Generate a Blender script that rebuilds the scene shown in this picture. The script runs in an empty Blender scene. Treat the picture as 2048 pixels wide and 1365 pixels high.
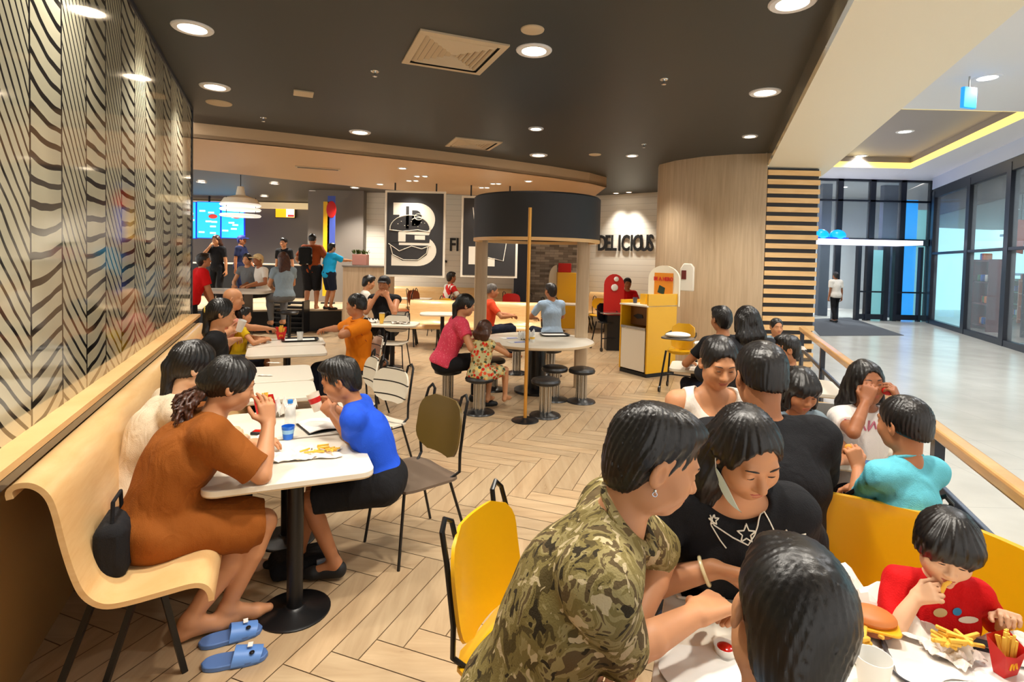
import bpy, bmesh, math, random, numpy as np
from mathutils import Vector, Matrix
random.seed(7)
SC = bpy.context.scene
COL = SC.collection
# ------------------------------------------------------------------ camera, world, exposure
CAMH = 1.75
FPX, CX, CY = 1100.0, 1024.0, 559.0
PITCH, ROLL = math.radians(2.0), math.radians(1.35)
cam = bpy.data.cameras.new('camera'); camo = bpy.data.objects.new('camera', cam); COL.objects.link(camo)
cam.sensor_width = 36.0; cam.sensor_fit = 'HORIZONTAL'; cam.lens = FPX/2048*36.0
cam.shift_y = (CY-682.5)/2048; cam.clip_end = 200; cam.clip_start = .02
RC = Matrix.Rotation(math.pi/2-PITCH, 3, 'X') @ Matrix.Rotation(ROLL, 3, 'Z')
camo.matrix_world = Matrix.Translation((0, 0, CAMH)) @ RC.to_4x4()
SC.camera = camo
SC.view_settings.view_transform = 'Standard'; SC.view_settings.look = 'None'
SC.view_settings.exposure = 0.3; SC.view_settings.gamma = 1.0; SC.view_settings.use_curve_mapping = False
wd = bpy.data.worlds.new('world'); SC.world = wd; wd.use_nodes = True
wd.node_tree.nodes['Background'].inputs[0].default_value = (1.0, 0.95, 0.88, 1)
wd.node_tree.nodes['Background'].inputs[1].default_value = 1.15
SC.cycles.max_bounces = 5; SC.cycles.diffuse_bounces = 3; SC.cycles.glossy_bounces = 3
SC.cycles.transmission_bounces = 4; SC.cycles.transparent_max_bounces = 6
SC.cycles.sample_clamp_indirect = 6.0; SC.cycles.caustics_reflective = False; SC.cycles.caustics_refractive = False
DOWNLIGHT_W = 150.0      # one restaurant downlight
MALL_W = 480.0

def ray(u, v):
    return RC @ Vector(((u-CX)/FPX, -(v-CY)/FPX, -1.0))
def W(u, v, z):                      # the point of height z that the picture shows at pixel u, v
    d = ray(u, v); return Vector((0, 0, CAMH)) + d*((z-CAMH)/d.z)
def WY(u, v, Y):                     # the point at distance Y
    d = ray(u, v); return Vector((0, 0, CAMH)) + d*(Y/d.y)
LA = math.radians(23.3); RA = math.radians(20.4)
LD = Vector((-math.sin(LA), math.cos(LA), 0)); LN = Vector((math.cos(LA), math.sin(LA), 0))
RD = Vector((math.sin(RA), math.cos(RA), 0)); RN = Vector((math.cos(RA), -math.sin(RA), 0))
def L(a, b, z=0.0): return LD*a + LN*b + Vector((0, 0, z))     # along / across the left wall
def R_(a, b, z=0.0): return RD*a + RN*b + Vector((0, 0, z))    # along / across the railing
def toL(p): return p.dot(LD), p.dot(LN)
def toR(p): return p.dot(RD), p.dot(RN)

# ------------------------------------------------------------------ materials
def lin(c):
    if isinstance(c, str):
        c = [int(c[i:i+2], 16) for i in (0, 2, 4)]
    r = []
    for x in c[:3]:
        x = x/255.0
        r.append(x/12.92 if x <= .04045 else ((x+.055)/1.055)**2.4)
    return (*r, 1.0)
class NB:                                                       # terse node builder
    def __init__(s, m): s.nt = m.node_tree; s.n = s.nt.nodes; s.bsdf = s.n.get('Principled BSDF')
    def link(s, a, b): s.nt.links.new(a, b)
    def put(s, sock, v):
        if hasattr(v, 'is_output') or isinstance(v, bpy.types.NodeSocket): s.link(v, sock)
        else: sock.default_value = v
    def m(s, op, a, b=0.0, c=0.0):
        n = s.n.new('ShaderNodeMath'); n.operation = op
        s.put(n.inputs[0], a); s.put(n.inputs[1], b); s.put(n.inputs[2], c)
        return n.outputs[0]
    def coord(s, kind='Object', scale=(1, 1, 1)):
        t = s.n.new('ShaderNodeTexCoord'); mp = s.n.new('ShaderNodeMapping'); mp.inputs['Scale'].default_value = scale
        s.link(t.outputs[kind], mp.inputs[0]); return mp.outputs[0]
    def xyz(s, v):
        n = s.n.new('ShaderNodeSeparateXYZ'); s.link(v, n.inputs[0]); return n.outputs
    def noise(s, v, scale=5, detail=3, rough=.5, dist=0):
        n = s.n.new('ShaderNodeTexNoise'); s.link(v, n.inputs['Vector']); n.inputs['Scale'].default_value = scale
        n.inputs['Detail'].default_value = detail; n.inputs['Roughness'].default_value = rough; n.inputs['Distortion'].default_value = dist
        return n.outputs['Fac']
    def mix(s, f, a, b, mode='MIX'):
        n = s.n.new('ShaderNodeMix'); n.data_type = 'RGBA'; n.blend_type = mode
        s.put(n.inputs[0], f); s.put(n.inputs[6], a); s.put(n.inputs[7], b); return n.outputs[2]
    def ramp(s, f, stops, interp='LINEAR'):
        n = s.n.new('ShaderNodeValToRGB'); s.link(f, n.inputs[0]); cr = n.color_ramp; cr.interpolation = interp
        while len(cr.elements) < len(stops): cr.elements.new(.5)
        for e, (p, c) in zip(cr.elements, stops): e.position = p; e.color = c if len(c) == 4 else lin(c)
        return n.outputs[0]
    def attr(s, name='Col'):
        n = s.n.new('ShaderNodeAttribute'); n.attribute_name = name; return n.outputs[0]
    def bump(s, h, strength=.3, dist=.01):
        n = s.n.new('ShaderNodeBump'); n.inputs['Strength'].default_value = strength; n.inputs['Distance'].default_value = dist
        s.link(h, n.inputs['Height']); s.link(n.outputs[0], s.bsdf.inputs['Normal'])
MATS = {}
def mat(name, c=(200, 200, 200), rough=.5, metal=0, spec=.5, coat=0, emit=0, ec=None, alpha=1, trans=0, fn=None, bump=None, sss=0):
    if name in MATS: return MATS[name]
    m = bpy.data.materials.new(name); m.use_nodes = True; b = NB(m); p = b.bsdf
    p.inputs['Base Color'].default_value = lin(c); p.inputs['Roughness'].default_value = rough
    p.inputs['Metallic'].default_value = metal; p.inputs['Specular IOR Level'].default_value = spec
    p.inputs['Coat Weight'].default_value = coat; p.inputs['Coat Roughness'].default_value = .08
    p.inputs['Alpha'].default_value = alpha; p.inputs['Transmission Weight'].default_value = trans
    if sss: p.inputs['Subsurface Weight'].default_value = sss; p.inputs['Subsurface Radius'].default_value = (.01, .004, .002)
    if emit:
        p.inputs['Emission Color'].default_value = lin(ec or c); p.inputs['Emission Strength'].default_value = emit
    if bump: b.bump(b.noise(b.coord(), bump[0], 4), bump[1], .01)
    if fn: fn(b, p)
    MATS[name] = m; return m
def vcol(b, p, mul=None):
    b.link(b.attr(), p.inputs['Base Color'])
def woodfn(c1, c2, scale=(1, 1, 14), sc=3.0):
    def f(b, p):
        v = b.coord('Object', scale); n = b.noise(v, sc, 5, .6, .4)
        b.link(b.ramp(n, [(.3, c1), (.7, c2)]), p.inputs['Base Color'])
    return f

# ------------------------------------------------------------------ mesh builder
class MB:
    def __init__(s): s.v = []; s.f = []; s.mi = []; s.cur = 0; s.T = None
    def add(s, vs, fs):
        o = len(s.v)
        if s.T is not None: vs = [s.T @ Vector(p) for p in vs]
        s.v += [tuple(p) for p in vs]; s.f += [tuple(i+o for i in f) for f in fs]; s.mi += [s.cur]*len(fs); return s
    def box(s, c, d, rz=0, M=None):
        x, y, z = d[0]/2, d[1]/2, d[2]/2
        vs = [Vector(q) for q in ((-x,-y,-z),(x,-y,-z),(x,y,-z),(-x,y,-z),(-x,-y,z),(x,-y,z),(x,y,z),(-x,y,z))]
        m = M if M is not None else Matrix.Rotation(rz, 3, 'Z')
        vs = [m @ q + Vector(c) for q in vs]
        return s.add(vs, [(0,3,2,1),(4,5,6,7),(0,1,5,4),(1,2,6,5),(2,3,7,6),(3,0,4,7)])
    def box2(s, lo, hi): return s.box([(a+b)/2 for a, b in zip(lo, hi)], [b-a for a, b in zip(lo, hi)])
    def bar(s, a, b, w, h=None):                                # rectangular bar from a to b
        a, b = Vector(a), Vector(b); d = b-a; q = d.to_track_quat('Z', 'Y').to_matrix()
        return s.box((a+b)/2, (w, h or w, d.length), M=q)
    def tube(s, pts, r, n=10, closed=False, cap=True, flat=1.0):
        pts = [Vector(p) for p in pts]; N = len(pts); rs = r if isinstance(r, (list, tuple)) else [r]*N
        up = Vector((0, 0, 1)); vs = []; prev = None
        for i, p in enumerate(pts):
            t = (pts[(i+1) % N]-pts[i-1]) if closed else (pts[min(i+1, N-1)]-pts[max(i-1, 0)])
            t = t.normalized() if t.length > 1e-9 else Vector((0, 0, 1))
            if prev is None:
                x = t.cross(up) if abs(t.dot(up)) < .95 else t.cross(Vector((0, 1, 0)))
            else: x = prev - t*prev.dot(t)
            x.normalize(); prev = x; y = t.cross(x)
            for k in range(n):
                an = 2*math.pi*k/n; vs.append(p + x*math.cos(an)*rs[i] + y*math.sin(an)*rs[i]*flat)
        fs = []
        for i in range(N if closed else N-1):
            j = (i+1) % N
            for k in range(n): fs.append((i*n+k, i*n+(k+1) % n, j*n+(k+1) % n, j*n+k))
        if cap and not closed: fs += [tuple(range(n))[::-1], tuple(range((N-1)*n, N*n))]
        return s.add(vs, fs)
    def cyl(s, a, b, r, r2=None, n=20): return s.tube([a, b], [r, r if r2 is None else r2], n)
    def lathe(s, prof, c=(0, 0, 0), n=28, a0=0, a1=2*math.pi, close=True):
        vs = []; fs = []; P = len(prof); full = abs(a1-a0-2*math.pi) < 1e-6; K = n if full else n+1
        for k in range(K):
            an = a0+(a1-a0)*k/n
            for r, z in prof: vs.append((c[0]+r*math.cos(an), c[1]+r*math.sin(an), c[2]+z))
        for k in range(n):
            k2 = (k+1) % K
            for i in range(P-1): fs.append((k*P+i, k2*P+i, k2*P+i+1, k*P+i+1))
        return s.add(vs, fs)
    def prism(s, poly, z0, z1):                                 # poly: (x, y)
        n = len(poly); vs = [(x, y, z0) for x, y in poly]+[(x, y, z1) for x, y in poly]
        return s.add(vs, [tuple(range(n))[::-1], tuple(range(n, 2*n))]+[(i, (i+1) % n, n+(i+1) % n, n+i) for i in range(n)])
    def ext(s, poly, M, d):                                     # poly in a plane (x, z), thickness d along y, then M
        n = len(poly); vs = [Vector((x, 0, z)) for x, z in poly]+[Vector((x, d, z)) for x, z in poly]
        vs = [M @ q for q in vs]
        return s.add(vs, [tuple(range(n)), tuple(range(n, 2*n))[::-1]]+[(i, n+i, n+(i+1) % n, (i+1) % n) for i in range(n)])
    def ball(s, c, r, n=12, M=None):
        r = (r, r, r) if not isinstance(r, (tuple, list)) else r; vs = []; fs = []
        for i in range(n+1):
            th = math.pi*i/n
            for k in range(2*n):
                an = math.pi*k/n; q = Vector((r[0]*math.sin(th)*math.cos(an), r[1]*math.sin(th)*math.sin(an), r[2]*math.cos(th)))
                vs.append((M @ q if M is not None else q)+Vector(c))
        for i in range(n):
            for k in range(2*n): fs.append((i*2*n+k, (i+1)*2*n+k, (i+1)*2*n+(k+1) % (2*n), i*2*n+(k+1) % (2*n)))
        return s.add(vs, fs)
    def sheet(s, fn, nu, nv, th=None):                          # fn(u, v) -> point; th: thickness along the normal (closed shell)
        P = [[Vector(fn(i/nu, j/nv)) for j in range(nv+1)] for i in range(nu+1)]
        vs = [p for r in P for p in r]; g = lambda i, j: i*(nv+1)+j
        fs = [(g(i, j), g(i+1, j), g(i+1, j+1), g(i, j+1)) for i in range(nu) for j in range(nv)]
        if th:
            ns = []
            for i in range(nu+1):
                for j in range(nv+1):
                    du = P[min(i+1, nu)][j]-P[max(i-1, 0)][j]; dv = P[i][min(j+1, nv)]-P[i][max(j-1, 0)]
                    n = du.cross(dv); ns.append(n.normalized() if n.length > 1e-12 else Vector((0, 0, 1)))
            o = len(vs); vs += [p-n*th for p, n in zip(vs[:], ns)]
            fs2 = [tuple(reversed([q+o for q in f])) for f in fs]
            ed = []
            for i in range(nu): ed += [(g(i+1, 0), g(i, 0)), (g(i, nv), g(i+1, nv))]
            for j in range(nv): ed += [(g(0, j), g(0, j+1)), (g(nu, j+1), g(nu, j))]
            fs = fs+fs2+[(a, b, b+o, a+o) for a, b in ed]
        return s.add(vs, fs)
    def build(s, name, mats, parent=None, smooth=True, bevel=0, sub=0, loc=None, rz=0, angle=35):
        me = bpy.data.meshes.new(name); me.from_pydata(s.v, [], s.f)
        ms = mats if isinstance(mats, (list, tuple)) else [mats]
        for m in ms: me.materials.append(m)
        if len(ms) > 1: me.polygons.foreach_set('material_index', s.mi)
        me.validate()
        bm = bmesh.new(); bm.from_mesh(me); bmesh.ops.recalc_face_normals(bm, faces=bm.faces)
        if smooth:
            for f in bm.faces: f.smooth = True
            ca = math.radians(angle)
            for e in bm.edges:
                if len(e.link_faces) == 2 and e.calc_face_angle(0) > ca: e.smooth = False
        bm.to_mesh(me); bm.free()
        o = bpy.data.objects.new(name, me); COL.objects.link(o)
        if parent is not None: o.parent = parent
        if loc is not None: o.location = loc
        if rz: o.rotation_euler.z = rz
        if bevel:
            md = o.modifiers.new('Bevel', 'BEVEL'); md.width = bevel; md.segments = 2; md.limit_method = 'ANGLE'; md.angle_limit = math.radians(40)
        if sub: md = o.modifiers.new('Sub', 'SUBSURF'); md.levels = md.render_levels = sub
        return o
def tag(o, label=None, cat=None, group=None, kind=None):
    if label: o['label'] = label
    if cat: o['category'] = cat
    if group: o['group'] = group
    if kind: o['kind'] = kind
    return o
def thing(name, label, cat, loc=(0, 0, 0), rz=0, group=None):
    o = bpy.data.objects.new(name, None); COL.objects.link(o); o.location = loc; o.rotation_euler.z = rz; o.empty_display_size = .1
    return tag(o, label, cat, group)
def struct(o): return tag(o, kind='structure')
def dup(root, loc, rz=None, label=None, group=None):
    def cp(o, par):
        c = o.copy(); COL.objects.link(c); c.parent = par
        for ch in kids.get(o.name, []): cp(ch, c)
        return c
    kids = {}
    for o in COL.objects:
        if o.parent: kids.setdefault(o.parent.name, []).append(o)
    r = cp(root, None); r.location = loc
    if rz is not None: r.rotation_euler.z = rz
    if label: r['label'] = label
    if group: r['group'] = group
    return r
def text(s, size, M, m, name='lettering', parent=None, extrude=.004, bold=0, align='CENTER'):
    cu = bpy.data.curves.new(name, 'FONT'); cu.body = s; cu.size = size; cu.extrude = extrude; cu.align_x = align; cu.align_y = 'CENTER'; cu.offset = bold
    cu.resolution_u = 3
    t = bpy.data.objects.new(name, cu); COL.objects.link(t)
    dg = bpy.context.evaluated_depsgraph_get(); me = bpy.data.meshes.new_from_object(t.evaluated_get(dg)); bpy.data.objects.remove(t)
    me.materials.clear(); me.materials.append(m); me.transform(M)
    o = bpy.data.objects.new(name, me); COL.objects.link(o)
    if parent is not None: o.parent = parent
    return o
def frame(origin, x, up=(0, 0, 1)):          # matrix whose X runs along x, Y along up (for text on a wall)
    x = Vector(x).normalized(); y = Vector(up); y = (y-x*y.dot(x)).normalized(); z = x.cross(y)
    M = Matrix((x, y, z)).transposed().to_4x4(); M.translation = Vector(origin); return M
def rrect(w, h, r, n=5):
    pts = []
    for cx, cy, a0 in ((w/2-r, h/2-r, 0), (-w/2+r, h/2-r, 90), (-w/2+r, -h/2+r, 180), (w/2-r, -h/2+r, 270)):
        for k in range(n+1):
            an = math.radians(a0+90*k/n); pts.append((cx+r*math.cos(an), cy+r*math.sin(an)))
    return pts
# ------------------------------------------------------------------ shared materials
M = {}
M['white'] = mat('white_laminate', (236, 228, 212), .28, spec=.5)
M['edge'] = mat('table_edge', (205, 178, 140), .4)
M['black'] = mat('black_metal', (18, 18, 20), .35, metal=.2)
M['blackpl'] = mat('black_plastic', (22, 22, 24), .3)
M['steel'] = mat('brushed_steel', (190, 186, 178), .25, metal=.9)
M['chrome'] = mat('chrome', (220, 220, 220), .08, metal=1)
M['plywood'] = mat('bench_plywood', rough=.32, coat=.3, fn=woodfn((222, 176, 116), (236, 198, 142), (1.2, 1.2, 9), 3))
M['plyedge'] = mat('plywood_edge', (196, 140, 84), .45)
M['oak'] = mat('oak_laminate', rough=.4, fn=woodfn((184, 158, 126), (208, 184, 152), (9, 9, .5), 2.2))
M['oaklight'] = mat('oak_light', rough=.4, fn=woodfn((232, 182, 118), (244, 202, 142), (1, 1, 10), 2.5))
M['rail_wood'] = mat('rail_wood', rough=.3, coat=.4, fn=woodfn((206, 150, 88), (226, 176, 112), (2, 2, 12), 2))
M['yellow'] = mat('yellow_shell', (232, 174, 12), .35, coat=.2)
M['ceil'] = mat('ceiling_paint', (56, 58, 57), .45, spec=.35)
M['tan'] = mat('tan_soffit', (212, 178, 138), .5)
M['wallwhite'] = mat('white_tile_wall', rough=.35)
M['greywall'] = mat('grey_wall', (126, 118, 110), .6)
M['cream'] = mat('cream_paint', (240, 233, 212), .5)
M['mallwhite'] = mat('mall_white_paint', (232, 230, 232), .55)
M['navyframe'] = mat('dark_frame', (30, 36, 50), .35)
M['red'] = mat('red_paper', (206, 24, 18), .5)
M['paper'] = mat('white_paper', (240, 238, 232), .7)
M['gold'] = mat('gold_pole', (206, 146, 60), .3, metal=.35)
M['oliveback'] = mat('olive_brown_shell', (96, 76, 30), .4)
M['greyseat'] = mat('grey_brown_seat', (104, 88, 74), .45)
M['charcoal'] = mat('charcoal_drum', (44, 44, 48), .6)
M['stool'] = mat('black_leather', (26, 26, 28), .38)
def tilefn(b, p):
    x = b.xyz(b.coord()); z = b.m('FRACT', b.m('MULTIPLY', x[2], 6.5)); l = b.m('LESS_THAN', z, .06)
    b.link(b.mix(l, lin((236, 230, 216)), lin((205, 198, 184))), p.inputs['Base Color'])
M['wallwhite'] = mat('white_tiled_wall', rough=.3, fn=tilefn)
def stonefn(b, p):
    n = b.n.new('ShaderNodeTexBrick'); b.link(b.coord('Object', (1, 1, 1)), n.inputs['Vector'])
    v = b.coord(); s = b.xyz(v); c = b.n.new('ShaderNodeCombineXYZ'); b.link(s[0], c.inputs[0]); b.link(s[2], c.inputs[1]); b.link(c.outputs[0], n.inputs['Vector'])
    n.inputs['Scale'].default_value = 3.2; n.inputs['Color1'].default_value = lin((120, 112, 104)); n.inputs['Color2'].default_value = lin((196, 188, 178)); n.inputs['Mortar'].default_value = lin((90, 84, 78))
    n.inputs['Mortar Size'].default_value = .008; n.inputs['Brick Width'].default_value = .8; n.inputs['Row Height'].default_value = .22
    b.link(n.outputs[0], p.inputs['Base Color'])
M['stone'] = mat('stone_strips', rough=.6, fn=stonefn)

# ------------------------------------------------------------------ floors
def make_floor():
    w, n = .14, 6; g = .0026; vs = []; fs = []; cols = []
    ang = -RA; ca, sa = math.cos(ang), math.sin(ang); rnd = random.Random(3)
    def plank(x0, y0, x1, y1):
        cx, cy = (x0+x1)/2, (y0+y1)/2; X = ca*cx-sa*cy; Y = sa*cx+ca*cy
        if not (-8.5 < X < 7 and -.6 < Y < 14.5): return
        if Vector((X, Y, 0)).dot(RN) > 1.6 or (Vector((X, Y, 0)).dot(LN) < -1.5 and Y < 6.5): return
        o = len(vs)
        for x, y in ((x0+g, y0+g), (x1-g, y0+g), (x1-g, y1-g), (x0+g, y1-g)): vs.append((ca*x-sa*y, sa*x+ca*y, 0))
        fs.append((o, o+1, o+2, o+3)); t = rnd.uniform(.92, 1.05); h = rnd.uniform(-.03, .03)
        cols.append((t+h, t, t-h, 1.0 if x1-x0 > y1-y0 else 0.0))
    R = 130
    for r in range(-R, R):
        for m in range(-12, 12):
            s = r+2*n*m
            if abs(s) < R+20: plank(s*w, r*w, (s+n)*w, (r+1)*w)
    for c in range(-R, R):
        for m in range(-12, 12):
            s = c-2*n+1+2*n*m
            if abs(s) < R+20: plank(c*w, s*w, (c+1)*w, (s+n)*w)
    k = len(vs); ns = len(fs)
    vs.extend([(-9, -.7, -.003), (8, -.7, -.003), (8, 15, -.003), (-9, 15, -.003)]); fs.append((k, k+1, k+2, k+3))
    me = bpy.data.meshes.new('floor'); me.from_pydata(vs, [], fs)
    at = me.color_attributes.new('Col', 'FLOAT_COLOR', 'CORNER'); dat = []
    for i in range(ns): dat += list(cols[i])*4
    dat += [.30, .25, .2, 0]*4
    at.data.foreach_set('color', dat)
    def fn(b, p):
        v = b.coord(); at = b.n.new('ShaderNodeAttribute'); at.attribute_name = 'Col'
        mp = b.n.new('ShaderNodeMapping'); mp.inputs['Rotation'].default_value = (0, 0, RA); mp.inputs['Scale'].default_value = (1, 9, 1); b.link(v, mp.inputs[0])
        mp2 = b.n.new('ShaderNodeMapping'); mp2.inputs['Rotation'].default_value = (0, 0, RA); mp2.inputs['Scale'].default_value = (9, 1, 1); b.link(v, mp2.inputs[0])
        n1 = b.noise(mp.outputs[0], 1.6, 5, .6, .6); n2 = b.noise(mp2.outputs[0], 1.6, 5, .6, .6)
        f = b.m('ADD', b.m('MULTIPLY', n1, at.outputs['Alpha']), b.m('MULTIPLY', n2, b.m('SUBTRACT', 1.0, at.outputs['Alpha'])))
        c = b.ramp(f, [(.3, (176, 148, 114)), (.72, (200, 173, 137))])
        b.link(b.mix(1.0, c, at.outputs[0], 'MULTIPLY'), p.inputs['Base Color'])
        b.link(b.m('ADD', .2, b.m('MULTIPLY', f, .25)), p.inputs['Roughness'])
    me.materials.append(mat('herringbone_wood_tile', rough=.34, spec=.45, fn=fn))
    o = bpy.data.objects.new('floor', me); COL.objects.link(o); struct(o)
make_floor()
def mallfn(b, p):
    v = b.coord(); s = b.xyz(v)
    gx = b.m('LESS_THAN', b.m('FRACT', b.m('MULTIPLY', s[0], 1.25)), .006); gy = b.m('LESS_THAN', b.m('FRACT', b.m('MULTIPLY', s[1], 1.25)), .006)
    n = b.noise(v, 2.0, 4); c = b.ramp(n, [(.3, (206, 203, 192)), (.7, (220, 217, 206))])
    b.link(b.mix(b.m('MAXIMUM', gx, gy), c, lin((186, 184, 175))), p.inputs['Base Color'])
def poly(name, pts, m, z=None, parent=None, flip=False):
    mb = MB(); vs = [(p[0], p[1], p[2] if z is None else z) for p in pts]
    f = tuple(range(len(vs))); mb.add(vs, [f[::-1] if flip else f])
    me = bpy.data.meshes.new(name); me.from_pydata(mb.v, [], mb.f); me.materials.append(m)
    o = bpy.data.objects.new(name, me); COL.objects.link(o)
    if parent is not None: o.parent = parent
    return o
M['mallfloor'] = mat('mall_floor_tile', rough=.2, spec=.5, fn=mallfn)
mf = MB(); mf.prism([R_(-2, 1.14)[:2], R_(9.3, 1.14)[:2], R_(9.3, .6)[:2], R_(21, .6)[:2], (16, 24.5), (20, 24.5), (20, -2)][::-1], -.05, .006)
struct(mf.build('floor_mall', M['mallfloor'], smooth=False))
mm = MB(); mm.prism([W(1608, 640, 0)[:2], W(1700, 636, 0)[:2], W(1808, 672, 0)[:2], W(1640, 673, 0)[:2]], .006, .016)
tag(mm.build('door_mat', mat('dark_mat', (78, 82, 88), .9, bump=(300, .4))), 'long dark grey mat on the pale mall floor before the glass doors', 'mat')
# ------------------------------------------------------------------ ceilings
HC = 3.5; HS = 3.3; HB = 3.5
sof = [(-4.33, 7.46), (-3.4, 7.9), (-2.36, 8.43), (-1.3, 8.98), (-.26, 9.6), (.65, 10.2), (1.47, 10.85), (1.9, 11.4)]
cl = [R_(-1.5, .69)[:2], R_(9.3, .69)[:2], (3.9, 9.6), (3.9, 15.5), (1.9, 15.5)] + sof[::-1] + [L(7.75, -.97)[:2], L(-.8, -.97)[:2]]
c = MB(); c.prism(cl, HC, HC+.1); struct(c.build('ceiling', M['ceil'], smooth=False))
bk = [(-6.6, 9.9), (-5.84, 10.4), (-4.4, 11.6), (-3.05, 12.58), (-1.4, 13.3), (.3, 13.7), (1.9, 13.9)]
c = MB(); c.prism(sof+[(1.9, 13.9)]+bk[::-1][1:]+[(-5.6, 7.0)], HS, HS+.05)
fas = MB(); fas.prism(sof+[(p[0]+.0, p[1]+.06) for p in sof[::-1]], HS, HC)
fas.prism([(-4.33, 7.46), (-4.33, 7.52), (-5.6, 7.1), (-5.6, 7.0)], HS, HC)
struct(c.build('ceiling_tan', M['tan'], smooth=False)); struct(fas.build('trim_1', M['tan'], smooth=False))
c = MB(); c.prism(bk+[(p[0], p[1]+.08) for p in bk[::-1]], HS, HB)
c.prism([(-12, 9.9)]+bk+[(1.9, 20.2), (-14, 20.2)], HB+.02, HB+.1)
struct(c.build('ceiling_counter', mat('counter_ceiling', (84, 78, 72), .5), smooth=False))
# beam beside the railing and the mall ceiling
c = MB()
for a0, a1 in ((-1.5, 9.3),):
    P = lambda a, b, z: R_(a, b, z)
    c.add([P(a0, .69, HS), P(a1, .69, HS), P(a1, 1.62, HS), P(a0, 1.62, HS)], [(0, 1, 2, 3)])
    c.add([P(a0, 1.62, HS), P(a1, 1.62, HS), P(a1, 1.62, 4.95), P(a0, 1.62, 4.95)], [(0, 1, 2, 3)])
c.add([R_(9.3, .69, HS), R_(13, .69, HS), R_(13, 1.62, HS), R_(9.3, 1.62, HS)], [(0, 1, 2, 3)])
c.add([R_(9.3, 1.62, HS), R_(13, 1.62, HS), R_(13, 1.62, 4.95), R_(9.3, 1.62, 4.95)], [(0, 1, 2, 3)])
struct(c.build('ceiling_beam', M['cream'], smooth=False))
c = MB(); c.prism([R_(-1.5, .66)[:2], R_(9.3, .66)[:2], R_(9.3, .69)[:2], R_(-1.5, .69)[:2]], HS, HC)
struct(c.build('trim_2', mat('grey_gloss_trim', (150, 142, 124), .12, metal=.4, coat=.6), smooth=False))
MC = 4.75
tr = [(9.75, 10.4), (11.8, 16.5), (4.8, 16.5), (3.2, 10.4)]
c = MB(); c.prism([(1.5, -2), (20, -2), (20, 10.4), (3.2, 10.4)], MC, MC+.05)
c.prism([(9.75, 10.4), (20, 10.4), (20, 19), (12.65, 19)], MC, MC+.05)
c.prism([(4.8, 16.5), (11.8, 16.5), (12.65, 19), (4.8, 19)], MC, MC+.05)
struct(c.build('ceiling_mall', M['mallwhite'], smooth=False))
c = MB(); c.prism(tr, MC+.32, MC+.36); struct(c.build('ceiling_tray', mat('tray_paint', (164, 152, 142), .5), smooth=False))
cove = mat('cove_light_strip', (255, 226, 130), .5, emit=1.0, ec=(255, 218, 120))
c = MB()
for p, q in ((tr[0], tr[1]), (tr[1], tr[2]), (tr[3], tr[0])):
    d = Vector((q[0]-p[0], q[1]-p[1], 0)).normalized()*.02; n = Vector((-d.y, d.x, 0)); 
    c.prism([p, q, (q[0]+n.x, q[1]+n.y), (p[0]+n.x, p[1]+n.y)], MC+.0, MC+.17)
    tw = MB() if p is tr[0] else tw; tw.prism([p, q, (q[0]+n.x, q[1]+n.y), (p[0]+n.x, p[1]+n.y)], MC+.17, MC+.34)
tag(c.build('cove_light', cove, smooth=False), 'warm yellow cove light strip edging the brown ceiling recess in the mall', 'light')
struct(tw.build('trim_11', bpy.data.materials['tray_paint'], smooth=False))
# ------------------------------------------------------------------ left wall: panel below, patterned glass above
def mkL(name, a0, a1, b0, b1, z0, z1, m, parent=None, bevel=0):
    mb = MB(); mb.prism([L(a0, b0)[:2], L(a1, b0)[:2], L(a1, b1)[:2], L(a0, b1)[:2]], z0, z1)
    return mb.build(name, m, parent, smooth=False, bevel=bevel)
struct(mkL('wall_left', -.8, 7.7, -1.1, -.94, 0, .97, mat('tan_panel', (168, 130, 78), .45)))
struct(mkL('trim_3', -.8, 7.7, -.96, -.84, .97, 1.0, M['oaklight']))
struct(mkL('trim_4', -.8, 7.7, -.86, -.842, .93, .965, mat('grey_channel', (96, 96, 100), .2, metal=.7)))
def leaffn(b, p):
    v = b.coord(); s = b.xyz(v); X, Z = s[0], s[2]
    nz = b.noise(b.coord('Object', (1, 1, 1)), 2.3, 2); nw = b.m('MULTIPLY', b.m('SUBTRACT', nz, .5), .10)
    u = b.m('MULTIPLY', b.m('ADD', X, .05), 1/.37); si = b.m('FLOOR', u); fu = b.m('FRACT', u)
    odd = b.m('MODULO', si, 2.0)
    up = b.m('MULTIPLY_ADD', Z, .5, -.35); up = b.m('MINIMUM', b.m('MAXIMUM', up, 0.0), 1.0)     # 0 low, 1 high
    # even strips: gently sloped bars; odd strips: steep leaves
    se = b.m('MULTIPLY_ADD', up, -.30, .20); so = b.m('MULTIPLY_ADD', up, -.28, -.24)
    sl = b.m('ADD', b.m('MULTIPLY', se, b.m('SUBTRACT', 1.0, odd)), b.m('MULTIPLY', so, odd))
    cur = b.m('MULTIPLY', b.m('SINE', b.m('MULTIPLY', fu, 3.14)), b.m('MULTIPLY', .014, b.m('SUBTRACT', 1.0, odd)))
    h = b.m('ADD', b.m('ADD', b.m('SUBTRACT', Z, b.m('MULTIPLY', sl, fu)), cur), nw)
    fq = b.m('ADD', b.m('MULTIPLY', odd, 1.2), 9.4)
    st = b.m('FRACT', b.m('MULTIPLY', h, fq)); duty = b.m('SUBTRACT', .30, b.m('MULTIPLY', odd, .03))
    line = b.m('LESS_THAN', st, duty); edge = b.m('LESS_THAN', b.m('ABSOLUTE', b.m('SUBTRACT', fu, .5)), .475)
    k = b.m('MULTIPLY', b.m('SUBTRACT', 1.0, line), edge)
    base = b.ramp(b.noise(b.coord('Object', (1, 1, .4)), 1.2, 3), [(.3, (166, 162, 142)), (.7, (206, 200, 172))])
    b.link(b.mix(k, lin((24, 24, 26)), base), p.inputs['Base Color'])
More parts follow.
